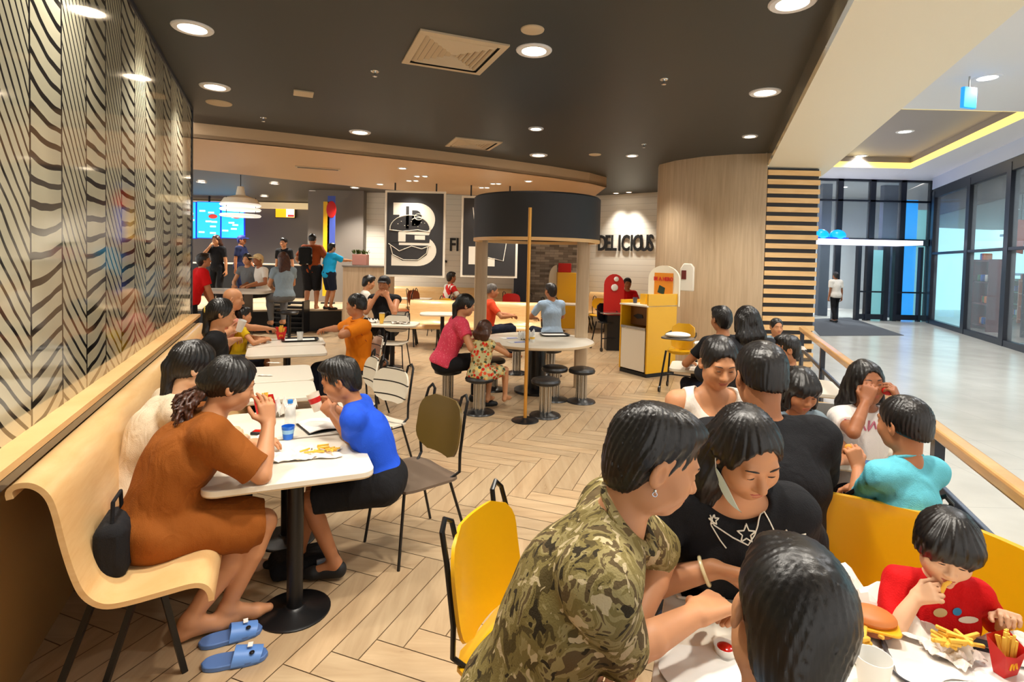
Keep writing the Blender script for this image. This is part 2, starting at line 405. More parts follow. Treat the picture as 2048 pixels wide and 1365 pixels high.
M['leaf'] = mat('leaf_pattern_glass', rough=.07, spec=.6, coat=.25, fn=leaffn)
g = MB(); g.box2((-.8, 0, 1.0), (7.7, .03, 3.5)); gw = g.build('wall_left_glass', M['leaf'], smooth=False)
gw.matrix_world = Matrix((( LD.x, -LN.x, 0, LN.x*-.94), (LD.y, -LN.y, 0, LN.y*-.94), (0, 0, 1, 0), (0, 0, 0, 1))); struct(gw)
struct(mkL('trim_5', 7.68, 7.74, -.98, -.93, 0, 3.5, M['navyframe']))
struct(mkL('trim_6', -.8, 7.7, -.945, -.925, 3.46, 3.5, M['navyframe']))
# ------------------------------------------------------------------ back walls
def wallq(name, p, q, z0, z1, m, th=.1):
    p, q = Vector((*p, 0)), Vector((*q, 0)); d = (q-p).normalized(); n = Vector((-d.y, d.x, 0))*th
    mb = MB(); mb.prism([p[:2], q[:2], (q+n)[:2], (p+n)[:2]], z0, z1); return struct(mb.build(name, m, smooth=False))
wallq('wall_back', (-4.05, 15.2), (.45, 15.2), 0, HB+.3, M['wallwhite'])
wallq('wall_back_stone', (.45, 14.9), (2.0, 14.9), 0, HC, M['stone'])
wallq('wall_back_right', (2.0, 14.7), (4.2, 13.0), 0, HC, M['wallwhite'])
wallq("wall_counter", (-14, 18.6), (-4.9, 18.6), 0, HB+.1, M['greywall'])
c = MB(); c.box2((-5.55, 14.9, .5), (-4.05, 18.6, HB+.02)); struct(c.build('wall_column', M['greywall'], smooth=False))
c = MB(); c.box2((.05, 14.5, 0), (.4, 14.9, HC)); struct(c.build('trim_7', mat('navy_post', (34, 42, 60), .4), smooth=False))
c = MB(); c.box2((-13.5, 18.35, HB-.22), (-5.6, 18.5, HB-.02)); struct(c.build('trim_8', mat('lit_cream', (236, 214, 170), .5, emit=.35, ec=(255, 220, 160)), smooth=False))
# platform of the counter area
c = MB(); c.prism([(-14, 12.2), (-5.9, 12.2), (-4.0, 12.9), (-4.0, 18.6), (-14, 18.6)], 0, .5)
struct(c.build('floor_platform', [mat('platform_top', (196, 172, 138), .4)], smooth=False))
c = MB(); c.prism([(-14, 12.16), (-5.9, 12.16), (-3.98, 12.87), (-3.99, 12.92), (-5.9, 12.2), (-14, 12.2)], 0, .46)
struct(c.build('trim_9', M['black'], smooth=False))
# curved wood wall
pts = [(3.7, 14.2), (2.62, 10.1), (2.56, 9.8), (2.72, 9.38), (3.05, 8.98), (3.45, 8.74), (3.93, 8.6), (3.96, 8.8)]
c = MB(); c.prism(pts+[(3.96, 14.2)], 0, HC); struct(c.build('wall_wood', M['oak'], angle=50))
c = MB(); c.prism([(p[0]*1.0-.012, p[1]-.012) for p in pts]+[(p[0], p[1]) for p in pts[::-1]], 0, .1); struct(c.build('baseboard_wood', M['greywall']))
# slat screen
t = thing('slat_screen', 'tall screen of pale wooden slats over a dark panel beside the curved wood wall', 'screen', (4.37, 8.66, 0))
c = MB(); c.box2((-.41, .03, 0), (.41, .1, 3.29)); c.build('back_panel', M['charcoal'], t, smooth=False)
c = MB()
for k in range(23): c.box2((-.41, -.02, .03+k*.143), (.41, .03, .03+k*.143+.078))
c.build('slats', M['oaklight'], t, smooth=False)
# ------------------------------------------------------------------ railing
t = thing('railing', 'long railing with a pale wooden handrail and dark posts beside the mall walkway', 'railing', R_(1.0, 1.096))
def mkR(name, a0, a1, b0, b1, z0, z1, m, parent=None, bevel=0, off=None):
    mb = MB(); o = off if off is not None else Vector((0, 0, 0))
    mb.prism([(R_(a, b)-o)[:2] for a, b in ((a0, b0), (a1, b0), (a1, b1), (a0, b1))], z0, z1)
    return mb.build(name, m, parent, smooth=False, bevel=bevel)
O = R_(1.0, 1.096)
mkR('handrail', 1.0, 8.25, 1.06, 1.135, .89, .95, M['rail_wood'], t, .012, O)
mkR('middle_rail', 1.0, 8.25, 1.085, 1.11, .63, .67, mat('blue_grey_rail', (62, 76, 96), .3, metal=.4), t, .004, O)
mkR('bottom_rail', 1.0, 8.25, 1.08, 1.115, .08, .13, bpy.data.materials['blue_grey_rail'], t, .004, O)
glassm = mat('clear_glass', (235, 240, 238), .03, alpha=.12, spec=.8)
ps = [1.75, 3.4, 5.05, 6.7, 8.22]
for a in ps: mkR('post', a-.03, a+.03, 1.075, 1.12, 0, .89, M['navyframe'], t, 0, O)
for a0, a1 in zip([1.0]+ps[:-1], ps): mkR('glass_panel', a0+.05, a1-.05, 1.094, 1.1, .14, .62, glassm, t, 0, O)
# ------------------------------------------------------------------ mall: door wall
DW = 18.6
c = MB()
for u in (1612, 1677, 1742, 1803, 1862):
    x = WY(u, 500, DW).x; c.box2((x-.09, DW, 0), (x+.09, DW+.15, 4.75))
x0, x1 = WY(1612, 500, DW).x, WY(1862, 500, DW).x
for z, h in ((2.55, .22), (4.68, .12), (4.0, .06)): c.box2((x0, DW, z), (x1, DW+.15, z+h))
t = c.build('window_1', M['navyframe'], smooth=False); struct(t)
c = MB(); c.box2((x0, DW+.06, .05), (x1, DW+.07, 4.7)); struct(c.build('window_1_glass', mat('mall_glass', (190, 205, 215), .03, alpha=.16, spec=.9), smooth=False))
c = MB()
for u, w in ((1622, .1), (1716, .12), (1733, .06), (1772, .14), (1790, .12), (1840, .08)):
    x = WY(u, 560, DW-.2).x; c.box2((x-w/2, DW-.25, 0), (x+w/2, DW-.1, 2.5))
for u0, u1 in ((1716, 1772), (1790, 1862)):
    a, b = WY(u0, 560, DW-.2).x, WY(u1, 560, DW-.2).x; c.box2((a, DW-.22, .05), (b, DW-.12, .22)); c.box2((a, DW-.24, .95), (b, DW-.16, 1.0))
struct(c.build('door_1', M['navyframe'], smooth=False))
c = MB(); a, b = WY(1600, 485, DW-.8).x, WY(1828, 485, DW-.8).x; c.box2((a, DW-1.2, 2.52), (b, DW, 2.66))
tag(c.build('door_canopy', mat('lit_canopy', (226, 226, 250), .4, emit=.9, ec=(240, 240, 255)), smooth=False), 'thin glowing white canopy over the glass entrance doors', 'canopy')
for u, l in ((1641, 'cyan dome lamp glowing on the door canopy, next to the slat screen'), (1675, 'cyan dome lamp glowing on the door canopy, further from the slat screen')):
    p = WY(u, 478, DW-.75); q = MB(); q.ball((0, 0, .12), (.26, .18, .2), 10)
    r = MB(); r.box((0, 0, .03), (.54, .3, .05)); e = thing('canopy_lamp', l, 'lamp', (p.x, p.y, 2.665), group='lamps on the door canopy')
    q.build('dome', mat('cyan_glow', (0, 150, 235), .3, emit=.9, ec=(0, 150, 240)), e); r.build('lamp_base', mat('blue_base', (30, 60, 200), .3, emit=.4, ec=(30, 60, 220)), e)
# hall behind the doors
wallq('wall_lobby', (14.2, 18.8), (16.0, 23.5), 0, 4.75, mat('far_grey', (176, 178, 180), .5))
wallq('wall_mall_far', (6, 23.5), (16, 23.5), 0, 4.75, mat('far_grey', (176, 178, 180), .5))
c = MB(); c.prism([(6, DW+.2), (14.0, DW+.2), (16, 23.5), (6, 23.5)], 4.75, 4.8); struct(c.build('ceiling_lobby', mat('lobby_ceiling', (176, 178, 178), .5), smooth=False))
cy = mat('cyan_glow_panel', (20, 150, 230), .4, emit=1.0, ec=(20, 150, 235)); tealp = mat('pale_teal_panel', (140, 210, 215), .4, emit=.55, ec=(140, 215, 220))
for u0, u1, v0, v1, m_, l in ((1805, 1829, 400, 560, cy, 'tall cyan glowing panel seen through the entrance glass'), (1836, 1850, 420, 640, tealp, 'slim pale teal lit panel at the end of the entrance glass'), (1735, 1775, 500, 590, tealp, 'pale teal lit panel behind the entrance doors')):
    p, q = WY(u0, v0, 18.85), WY(u1, v1, 18.85); c = MB(); c.box2((p.x, 18.85, .01), (q.x, 18.91, p.z)); tag(c.build('light_panel', m_, smooth=False), l, 'light panel')
for u0, u1, v0, v1, l in ((1641, 1654, 490, 640, 'tall navy pillar behind the entrance door, next to the slat screen'), (1768, 1785, 390, 640, 'tall navy pillar behind the entrance glass beside the cyan panel')):
    p, q = WY(u0, v0, 19.8), WY(u1, v1, 19.8); c = MB(); c.box2((p.x, 19.8, .006), (q.x, 20.0, 4.75)); tag(c.build('pillar', mat('navy_pillar', (26, 34, 60), .4), smooth=False), l, 'pillar')
# ------------------------------------------------------------------ mall: shop front at the right
S0, S1 = Vector((13.75, 18.1, 0)), Vector((9.9, 8.9, 0)); sd = (S1-S0).normalized(); sn = Vector((sd.y, -sd.x, 0))
if sn.x < 0: sn = -sn
def shopbox(mb, s0, s1, z0, z1, d0, d1):
    mb.prism([(S0+sd*s+sn*d)[:2] for s, d in ((s0, d0), (s1, d0), (s1, d1), (s0, d1))], z0, z1)
SL = (S1-S0).length
c = MB()
for s in (0.1, 3.15, 5.65, 8.1): shopbox(c, s-.12, s+.12, 0, 4.3, -.05, .12)
for z, h in ((0, .15), (4.1, .28), (2.25, .07)): shopbox(c, 0, SL, z, z+h, -.04, .1)
struct(c.build('window_2', M['navyframe'], smooth=False))
c = MB(); shopbox(c, 0, SL, .1, 4.2, .03, .045); struct(c.build('window_2_glass', bpy.data.materials['mall_glass'], smooth=False))
c = MB(); shopbox(c, 0, SL, 4.38, 4.8, -.06, .1); struct(c.build('trim_10', mat('pale_blue_frieze', (196, 204, 224), .5), smooth=False))
c = MB(); shopbox(c, -9, SL+3, 0, 4.3, 5.0, 5.1); struct(c.build('wall_shop', mat('shop_glow_wall', (120, 200, 215), .5, emit=1.0, ec=(175, 228, 238)), smooth=False))  # wall glows by itself, standing in for a brightly lit shop window
wallq('wall_shop_end', (16.0, 23.55), (23.0, 25.0), 0, 4.3, bpy.data.materials['shop_glow_wall'])  # same built-in glow as the far shop wall
c = MB(); shopbox(c, -9, SL+3, 3.6, 4.4, .3, .36); struct(c.build('trim_12', mat('shop_bulkhead', (70, 64, 60), .6), smooth=False))
c = MB(); shopbox(c, -9, SL+3, .0, .008, .3, 5.0); struct(c.build('floor_shop', M['mallfloor'], smooth=False))
c = MB(); shopbox(c, -9, SL+3, 3.6, 3.7, .3, 5.0); struct(c.build('ceiling_shop', mat('shop_ceiling', (92, 84, 76), .6), smooth=False))
c = MB()
for s in (-8, -5.6, -3.4, -1.2, .6, 2.2, 3.9, 5.6, 7.3): shopbox(c, s, s+.14, 0, 3.6, 4.8, 4.95)
for z in (1.6, 3.3): shopbox(c, -9, SL, z, z+.1, 4.8, 4.95)
struct(c.build('window_3', mat('steel_blue_frame', (92, 124, 150), .4), smooth=False))

# shop interior behind the glass
def shop(s, d, z): p = S0+sd*s+sn*d; return Vector((p.x, p.y, z))
srz = math.atan2(sd.y, sd.x)
def shelf(label, s, d, w, hh, m, cat='shelf', rows=4, name='shop_shelf'):
    e = thing(name, label, cat, shop(s, d, 0), srz)
    c = MB()
    for x in (-w/2, w/2): c.box((x, 0, hh/2), (.06, .4, hh))
    c.box((0, .19, hh/2), (w, .02, hh)); c.build('frame', m, e, smooth=False); c = MB()
    for k in range(rows): c.box((0, 0, .15+k*(hh-.2)/(rows-1)), (w, .38, .04))
    c.build('shelf_boards', m, e, smooth=False); r = random.Random(int(s*10)); cols = [(230, 130, 30), (40, 110, 210), (240, 240, 235), (60, 120, 60), (210, 60, 60)]
    for k in range(rows*3):
        c = MB(); c.box((r.uniform(-w/2+.15, w/2-.15), 0, .17+(k//3)*(hh-.2)/(rows-1)+.11), (.16, .2, .2)); o = c.build('goods', mat('goods_%d' % (k % 5), cols[k % 5], .5), e, bevel=.02)
    return e
shelf('dark red display shelf behind the shop glass nearest the entrance', 1.6, 1.0, 1.2, 2.1, mat('dark_red_frame', (110, 24, 34), .5))
shelf('dark display shelf with bright goods in the middle shop window', 4.0, 1.4, 1.5, 1.7, M['navyframe'])
for s_, l in ((4.9, 'long navy coat hanging in the middle shop window'), (6.4, 'dark coat hanging in the shop window beside the pale rack')):
    e = thing('hanging_coat', l, 'coat', shop(s_, .8, .35), srz); c = MB()
    c.sheet(lambda u, v: ((u-.5)*(.6-.2*v*v), .05*math.sin(u*9)*(1-v)+.1*math.sin(u*math.pi), 1.5*v), 14, 6, .03); c.build('coat_cloth', M['navyframe'] if s_ < 5 else M['blackpl'], e)
    c = MB(); c.tube([(0, 0, -.34), (0, 0, 1.75)], .015, 8); c.lathe([(.0001, -.33), (.2, -.34), (.22, -.35)], n=20); c.build('stand', M['steel'], e)
e = thing('hanging_sign', 'reddish brown paper sign hanging tilted in the middle shop window', 'sign', shop(5.15, .4, 2.6), srz); c = MB(); c.box((0, 0, 0), (.42, .02, .8), M=Matrix.Rotation(.12, 3, 'Y')); c.build('board', mat('brown_red_sign', (150, 78, 58), .6), e); c = MB(); c.cyl((0, 0, .38), (0, 0, 1.0), .008, n=6); c.build('cord', M['black'], e)
for s_, d_, m_, l in ((-1.2, 3.2, 'goods_0', 'display shelf with orange and white goods deep inside the shop'), (-3.2, 3.6, 'goods_3', 'green display shelf deep inside the shop near the entrance side'), (2.6, 3.4, 'goods_1', 'blue display shelf deep inside the shop behind the middle window')):
    shelf(l, s_, d_, 1.5, 1.5, bpy.data.materials[m_])
shelf('pale display rack with mixed goods at the right of the shop window', 7.0, 1.6, 1.3, 1.5, mat('pale_rack', (150, 170, 160), .5))
e = thing('blue_sign', 'small blue square sign hanging below the white mall ceiling', 'sign', WY(1937, 196, 8.6)); z = MC-e.location.z
c = MB(); c.box((0, 0, 0), (.26, .06, .32), rz=.25); c.build('panel', mat('sign_blue', (40, 160, 245), .4, emit=.6, ec=(40, 160, 245)), e, bevel=.01); c = MB(); c.cyl((0, 0, .15), (0, 0, z), .012, n=8); c.build('rod', M['steel'], e)
# ------------------------------------------------------------------ ceiling fittings
glow = mat('lamp_lens', (255, 240, 215), .3, emit=14, ec=(255, 232, 200)); glow2 = mat('lamp_lens_white', (255, 255, 250), .3, emit=9, ec=(255, 252, 246))
def downlight(u, v, z, label, r=.085, w=None, ang=115, col=(1, .93, .82), group='ceiling downlights', m=None, lens=None):
    p = W(u, v, z); e = thing('downlight', label, 'ceiling light', (p.x, p.y, z), group=group)
    c = MB(); c.lathe([(r*.8, -.002), (r*.82, -.014), (r*1.12, -.016), (r*1.2, -.006), (r*1.2, 0)], n=24); c.build('trim_ring', M['mallwhite'], e)
    c = MB(); c.lathe([(.0001, -.006), (r*.82, -.006)], n=24); c.build('lens', lens or glow, e)
    if w:
        ld = bpy.data.lights.new('downlight_lamp', 'SPOT'); ld.energy = w; ld.color = col; ld.spot_size = math.radians(ang); ld.spot_blend = .7; ld.shadow_soft_size = r
        lo = bpy.data.objects.new('downlight_lamp', ld); COL.objects.link(lo); lo.parent = e; lo.location = (0, 0, -.03)
    return e
DW_ = DOWNLIGHT_W
for u, v, l in ((385, 55, 'large warm ceiling downlight nearest the patterned glass wall'), (430, 173, 'warm ceiling downlight over the bench beside the round speaker'), (720, 264, 'warm ceiling downlight next to the tan fascia'),
    (1068, 100, 'large warm ceiling downlight beside the big air diffuser'), (1072, 257, 'small bright ceiling downlight beyond the big diffuser'), (1077, 310, 'warm ceiling downlight nearest above the round canopy'),
    (1530, 184, 'warm ceiling downlight near the cream beam, second row from the camera'), (1500, 272, 'bright ceiling downlight just before the curved wood wall'), (1264, 311, 'small bright ceiling downlight near the smoke detector'),
    (1585, 4, 'bright ceiling downlight at the top of the photo near the beam')):
    downlight(u, v, HC, l, .1 *1.25 if v < 200 or u in (720, 1077) else .085, DW_)
for u, v, l in ((1225, -420, 'ceiling downlight above the family table'), (700, -500, 'ceiling downlight above the nearest aisle'), (1900, -650, 'ceiling downlight above the railing end'), (200, -260, 'ceiling downlight above the near bench')):
    downlight(u, v, HC, l, .1, DW_*1.1)
for u, v, l in ((805, 336, 'small square light in the tan soffit above the poster rods'), (1057, 362, 'small square light in the tan soffit just above the round canopy'), (760, 368, 'small square light at the dark edge of the tan soffit')):
    downlight(u, v, HS, l, .07, 170, group='lights in the tan soffit')
k = 0
for u, v in ((834, 352), (850, 352), (818, 361), (832, 361)):
    downlight(u, v, HS, ('upper left', 'upper right', 'lower left', 'lower right')[k]+' of the four small lights clustered above the burger poster', .055, 60 if k % 2 == 0 else None, group='light cluster above the burger poster'); k += 1
k = 0
for u, v in ((986, 367), (997, 367), (963, 375), (974, 375)):
    downlight(u, v, HS, ('third', 'rightmost', 'leftmost', 'second')[k]+' of the four small lights above the half hidden poster', .055, 60 if k % 2 == 0 else None, group='light cluster above the second poster'); k += 1
for u, v, l in ((403, 364, 'bright light in the counter ceiling beside the menu screens'), (627, 382, 'bright light in the counter ceiling before the grey wall'), (710, 375, 'small light in front of the dark grey column'), ):
    downlight(u, v, HB, l, .1, 480, group='lights over the counter')
for u, v, w in ((1258, 384, 190), (1232, 386, 120)):
    downlight(u, v, HC, 'small light washing the white tiled wall, '+('nearer the wood wall' if u > 1240 else 'nearer the round canopy'), .07, w, 80, group='lights on the lettered wall')
for u, v, z, l in ((1975, 155, MC, 'large white round light in the mall ceiling'), (1810, 263, MC+.32, 'white round light in the brown ceiling recess, the nearer one'), (1722, 312, MC+.32, 'white round light in the brown ceiling recess, the farther one')):
    downlight(u, v, z, l, .16, MALL_W, 150, (.94, .97, 1), 'mall ceiling lights', lens=glow2)
for u, v, l in ((2350, 160, 'mall ceiling light above the walkway beyond the railing'), (2500, -300, 'mall ceiling light above the walkway near the railing end'), (2600, 300, 'mall ceiling light before the shop front')):
    downlight(u, v, MC, l, .16, MALL_W, 150, (.94, .97, 1), 'mall ceiling lights', lens=glow2)
for x, y, l in ((12.2, 20.5, 'lobby ceiling light behind the entrance glass, toward the shop'), (10.6, 21.0, 'lobby ceiling light behind the entrance glass, toward the slat screen')):
    p = (x, y); e = downlight(1024, 300, 4.75, l, .16, 1000, 150, (.9, .97, 1), 'lobby lights', lens=glow2); e.location = (x, y, 4.75)
for s, d, l in ((1.2, 1.6, 'front row, nearest the entrance'), (3.6, 1.6, 'front row, middle'), (6.0, 1.6, 'front row, furthest from the entrance'), (2.4, 3.2, 'back row, nearer the entrance'), (5.2, 3.2, 'back row, further from the entrance')):
    p = S0+sd*s+sn*d; e = downlight(1024, 300, 3.6, 'small round light in the shop ceiling, '+l, .14, 45, 150, (.95, .98, 1), 'shop ceiling lights', lens=glow2); e.location = (p.x, p.y, 3.6)
# speaker discs, square plate, sprinklers
spk = mat('speaker_grille', (206, 186, 156), .6, bump=(600, .3))
for u, v, r, l in ((438, 206, .14, 'round flat ceiling speaker beside the warm downlight over the bench'), (1065, 59, .09, 'small round ceiling speaker beyond the large downlight'), (1190, 309, .1, 'small flat round ceiling plate before the lettered wall')):
    p = W(u, v, HC); c = MB(); c.lathe([(.0001, -.012), (r*.85, -.012), (r*.97, -.008), (r, 0)], n=28); tag(c.build('ceiling_speaker', spk, loc=(p.x, p.y, HC)), l, 'speaker')
p = W(607, 186, HC); c = MB(); c.box((0, 0, -.008), (.2, .2, .016)); tag(c.build('ceiling_panel', spk, loc=(p.x, p.y, HC), rz=LA, bevel=.004), 'small square cream cover plate in the dark ceiling', 'cover plate')
for u, v, l in ((750, 143, 'small chrome sprinkler head between the diffuser and the square plate'), (1328, 159, 'small chrome sprinkler head between two rows of lights on the right'), (527, 236, 'tiny sprinkler head near the tan fascia'), (1288, 289, 'small sprinkler head next to the bright downlight by the wood wall')):
    p = W(u, v, HC); e = thing('sprinkler', l, 'sprinkler', (p.x, p.y, HC), group='ceiling sprinklers')
    c = MB(); c.lathe([(.0001, -.006), (.035, -.006), (.04, 0)], n=16); c.build('rosette', M['chrome'], e)
    c = MB(); c.cyl((0, 0, 0), (0, 0, -.04), .012, n=10); c.lathe([(.0001, -.05), (.022, -.048), (.022, -.045), (.0001, -.04)], n=14); c.build('head', M['chrome'], e)
def diffuser(name, pts, label):
    ps = [W(u, v, HC) for u, v in pts]; ce = sum(ps, Vector())/4; w = ((ps[1]-ps[0]).length+(ps[2]-ps[3]).length)/2; h = ((ps[3]-ps[0]).length+(ps[2]-ps[1]).length)/2
    rz = math.atan2((ps[1]-ps[0]).y, (ps[1]-ps[0]).x); e = thing('air_diffuser', label, 'air vent', (ce.x, ce.y, HC), rz, group='square air diffusers')
    fr = MB(); n = 6
    c = MB()
    def ring(mb, k0, k1, z0, z1):
        a, b = k0, k1
        q = [(-w/2*a, -h/2*a, z0), (w/2*a, -h/2*a, z0), (w/2*a, h/2*a, z0), (-w/2*a, h/2*a, z0)]; r = [(-w/2*b, -h/2*b, z1), (w/2*b, -h/2*b, z1), (w/2*b, h/2*b, z1), (-w/2*b, h/2*b, z1)]
        mb.add(q+r, [(i, (i+1) % 4, 4+(i+1) % 4, 4+i) for i in range(4)])
    ring(fr, 1, 1, 0, -.015); ring(fr, 1, .84, -.015, -.02); fr.build('frame', spk, e, smooth=False)
    for i in range(n):
        a = .82-.13*i; ring(c, a, a-.1, -.002, -.022); ring(c, a-.1, a-.13, -.022, -.002)
    c.build('louvres', spk, e, smooth=False)
    b = MB(); b.box((0, 0, -.002), (w*.83, h*.83, .003)); b.build('backing', M['black'], e, smooth=False)
diffuser('d', [(808, 124), (962, 148), (1013, 92), (838, 52)], 'large square cream air diffuser in the dark ceiling beside the big downlight')
diffuser('d', [(887, 291), (982, 300), (1002, 283), (915, 274)], 'cream air diffuser in the dark ceiling above the round canopy')

for x, y, l in ((-7.5, 16.6, 'added fill light above the order counter, furthest from the grey column'), (-5.9, 13.6, 'added fill light above the counter platform steps'), (-9.5, 14.5, 'added fill light above the menu screens')):
    e = downlight(1024, 300, HB, l, .1, 520, group='lights over the counter'); e.location = (x, y, HB)  # unseen fill lights, added to brighten the dark counter wall
# ------------------------------------------------------------------ implicit surfaces (smooth unions of tapered limbs), meshed with surface nets
class Vol:
    def __init__(s): s.ops = []; s.disp = None
    def _o(s, lo, hi, f, k, mode): s.ops.append((np.array(lo, float), np.array(hi, float), f, k, mode)); return s
    def cone(s, a, b, ra, rb, k=.02, mode=0, cut=None):
        a = np.array(a, float); b = np.array(b, float); r = max(ra, rb); d = b-a; dd = max(float(d@d), 1e-12)
        def f(X, Y, Z):
            px, py, pz = X-a[0], Y-a[1], Z-a[2]
            t = np.clip((px*d[0]+py*d[1]+pz*d[2])/dd, 0, 1)
            v = np.sqrt((px-t*d[0])**2+(py-t*d[1])**2+(pz-t*d[2])**2)-(ra+(rb-ra)*t)
            if cut is not None: v = np.maximum(v, (X-cut[0][0])*cut[1][0]+(Y-cut[0][1])*cut[1][1]+(Z-cut[0][2])*cut[1][2])
            return v
        return s._o(np.minimum(a, b)-r, np.maximum(a, b)+r, f, k, mode)
    def ell(s, c, r, R=None, k=.02, mode=0):
        c = np.array(c, float); r = np.array(r, float); m = r.max(); R = np.eye(3) if R is None else np.array(R)
        e = np.sqrt(((R*r)**2).sum(1))
        def f(X, Y, Z):
            px, py, pz = X-c[0], Y-c[1], Z-c[2]
            u = (px*R[0, 0]+py*R[1, 0]+pz*R[2, 0])/r[0]; v = (px*R[0, 1]+py*R[1, 1]+pz*R[2, 1])/r[1]; w = (px*R[0, 2]+py*R[1, 2]+pz*R[2, 2])/r[2]
            k0 = np.sqrt(u*u+v*v+w*w)+1e-9; k1 = np.sqrt((u/r[0])**2+(v/r[1])**2+(w/r[2])**2)+1e-9
            return k0*(k0-1)/k1
        return s._o(c-e, c+e, f, k, mode)
    def plane(s, p, n, k=.01, mode=1, lo=None, hi=None):          # mode 1 cuts away the side that n points to
        p = np.array(p, float); n = np.array(n, float); n /= np.linalg.norm(n)
        f = lambda X, Y, Z: -((X-p[0])*n[0]+(Y-p[1])*n[1]+(Z-p[2])*n[2])
        return s._o([-9]*3 if lo is None else lo, [9]*3 if hi is None else hi, f, k, mode)
    def mesh(s, h):
        un = [o for o in s.ops if o[4] == 0]
        lo = np.min([o[0] for o in un], 0)-3*h-.01; hi = np.max([o[1] for o in un], 0)+3*h+.01
        n = np.ceil((hi-lo)/h).astype(int)+1; g = np.full(n, .5, np.float32)
        ax = [(lo[i]+h*np.arange(n[i])).astype(np.float32) for i in range(3)]
        for l, u, f, k, mode in s.ops:
            m = k+2.5*h; i0 = np.clip(np.floor((l-m-lo)/h).astype(int), 0, n); i1 = np.clip(np.ceil((u+m-lo)/h).astype(int)+1, 0, n)
            if (i1 <= i0).any(): continue
            sl = tuple(slice(a, b) for a, b in zip(i0, i1))
            v = f(ax[0][sl[0]][:, None, None], ax[1][sl[1]][None, :, None], ax[2][sl[2]][None, None, :]).astype(np.float32); a = g[sl]
            kk = max(k, 1e-4)
            if mode == 0: hh = np.clip(.5+.5*(a-v)/kk, 0, 1); g[sl] = a+(v-a)*hh-kk*hh*(1-hh)
            else:
                v = -v if mode == 1 else v
                hh = np.clip(.5-.5*(a-v)/kk, 0, 1); g[sl] = a+(v-a)*hh+kk*hh*(1-hh)
        if s.disp is not None: g += s.disp(ax[0][:, None, None], ax[1][None, :, None], ax[2][None, None, :]).astype(np.float32)
        ins = g < 0; N = np.array(g.shape)-1; ids = []; pts = []; quads = []
        for d in range(3):
            s0 = [slice(None)]*3; s1 = [slice(None)]*3; s0[d] = slice(0, -1); s1[d] = slice(1, None)
            o1, o2 = (d+1) % 3, (d+2) % 3
            cr = ins[tuple(s0)] != ins[tuple(s1)]; I = np.argwhere(cr)
            I = I[(I[:, o1] > 0) & (I[:, o2] > 0) & (I[:, o1] < N[o1]) & (I[:, o2] < N[o2])]
            if not len(I): continue
            J = I.copy(); J[:, d] += 1; ga = g[tuple(I.T)]; gb = g[tuple(J.T)]; t = ga/(ga-gb)
            P = lo+I*h; P[:, d] += t*h
            q = []
            for e1, e2 in ((-1, -1), (0, -1), (0, 0), (-1, 0)):
                K = I.copy(); K[:, o1] += e1; K[:, o2] += e2; cid = (K[:, 0]*N[1]+K[:, 1])*N[2]+K[:, 2]; q.append(cid); ids.append(cid); pts.append(P)
            q = np.stack(q, 1); fl = ~ins[tuple(I.T)]; q[fl] = q[fl][:, ::-1]; quads.append(q)
        if not quads: return np.zeros((0, 3)), np.zeros((0, 4), int)
        ids = np.concatenate(ids); pts = np.concatenate(pts); quads = np.concatenate(quads)
        u, inv = np.unique(ids, return_inverse=True); cnt = np.bincount(inv)
        V = np.stack([np.bincount(inv, pts[:, i])/cnt for i in range(3)], 1)
        return V, np.searchsorted(u, quads)
    def build(s, name, h, m, parent=None, colfn=None):
        V, Q = s.mesh(h); me = bpy.data.meshes.new(name)
        me.vertices.add(len(V)); me.vertices.foreach_set('co', V.astype(np.float32).ravel())
        me.loops.add(len(Q)*4); me.loops.foreach_set('vertex_index', Q.astype(np.int32).ravel())
        me.polygons.add(len(Q)); me.polygons.foreach_set('loop_start', np.arange(0, len(Q)*4, 4, dtype=np.int32)); me.polygons.foreach_set('loop_total', np.full(len(Q), 4, np.int32))
        me.polygons.foreach_set('use_smooth', np.ones(len(Q), bool)); me.update(); me.materials.append(m)
        if colfn is not None:
            c = colfn(V); at = me.color_attributes.new('Col', 'FLOAT_COLOR', 'POINT'); at.data.foreach_set('color', np.concatenate([c, np.ones((len(c), 1))], 1).astype(np.float32).ravel())
        o = bpy.data.objects.new(name, me); COL.objects.link(o)
        if parent is not None: o.parent = parent
        return o
def wobble(amp, fr, seed=0, sc=(1, 1, 1)):
    r = np.random.RandomState(seed); ws = [(r.randn(3)*fr*np.array(sc), r.rand()*6.28, r.uniform(.5, 1)) for _ in range(5)]
    def f(X, Y, Z):
        o = 0
        for w, p, a in ws: o = o+a*np.sin(X*w[0]+Y*w[1]+Z*w[2]+p)
        return o*amp/2.5
    return f
# ------------------------------------------------------------------ people
def skinmat(t):
    c = {'a': (222, 164, 122), 'b': (206, 146, 104), 'c': (186, 124, 84), 'd': (160, 100, 64), 'e': (236, 188, 150)}[t]
    def fn(b, p):
        n = b.noise(b.coord(), 18, 4); b.link(b.mix(b.m('MULTIPLY', n, .35), lin(c), lin([int(x*.86) for x in c])), p.inputs['Base Color'])
    return mat('skin_'+t, c, .5, spec=.4, sss=.06, fn=fn)
def hairfn(c1, c2):
    def f(b, p):
        v = b.coord('Object', (150, 150, 12)); n = b.noise(v, 1.2, 4, .6, .3)
        b.link(b.ramp(n, [(.35, c1), (.75, c2)]), p.inputs['Base Color']); b.bump(n, .28, .002)
    return f
M['hair'] = mat('black_hair', rough=.36, spec=.5, fn=hairfn((10, 8, 8), (30, 24, 22)))
M['hairbrown'] = mat('brown_hair', rough=.4, spec=.5, fn=hairfn((38, 18, 10), (96, 50, 26)))
M['hairgrey'] = mat('grey_hair', rough=.6, fn=hairfn((70, 64, 60), (120, 112, 106)))
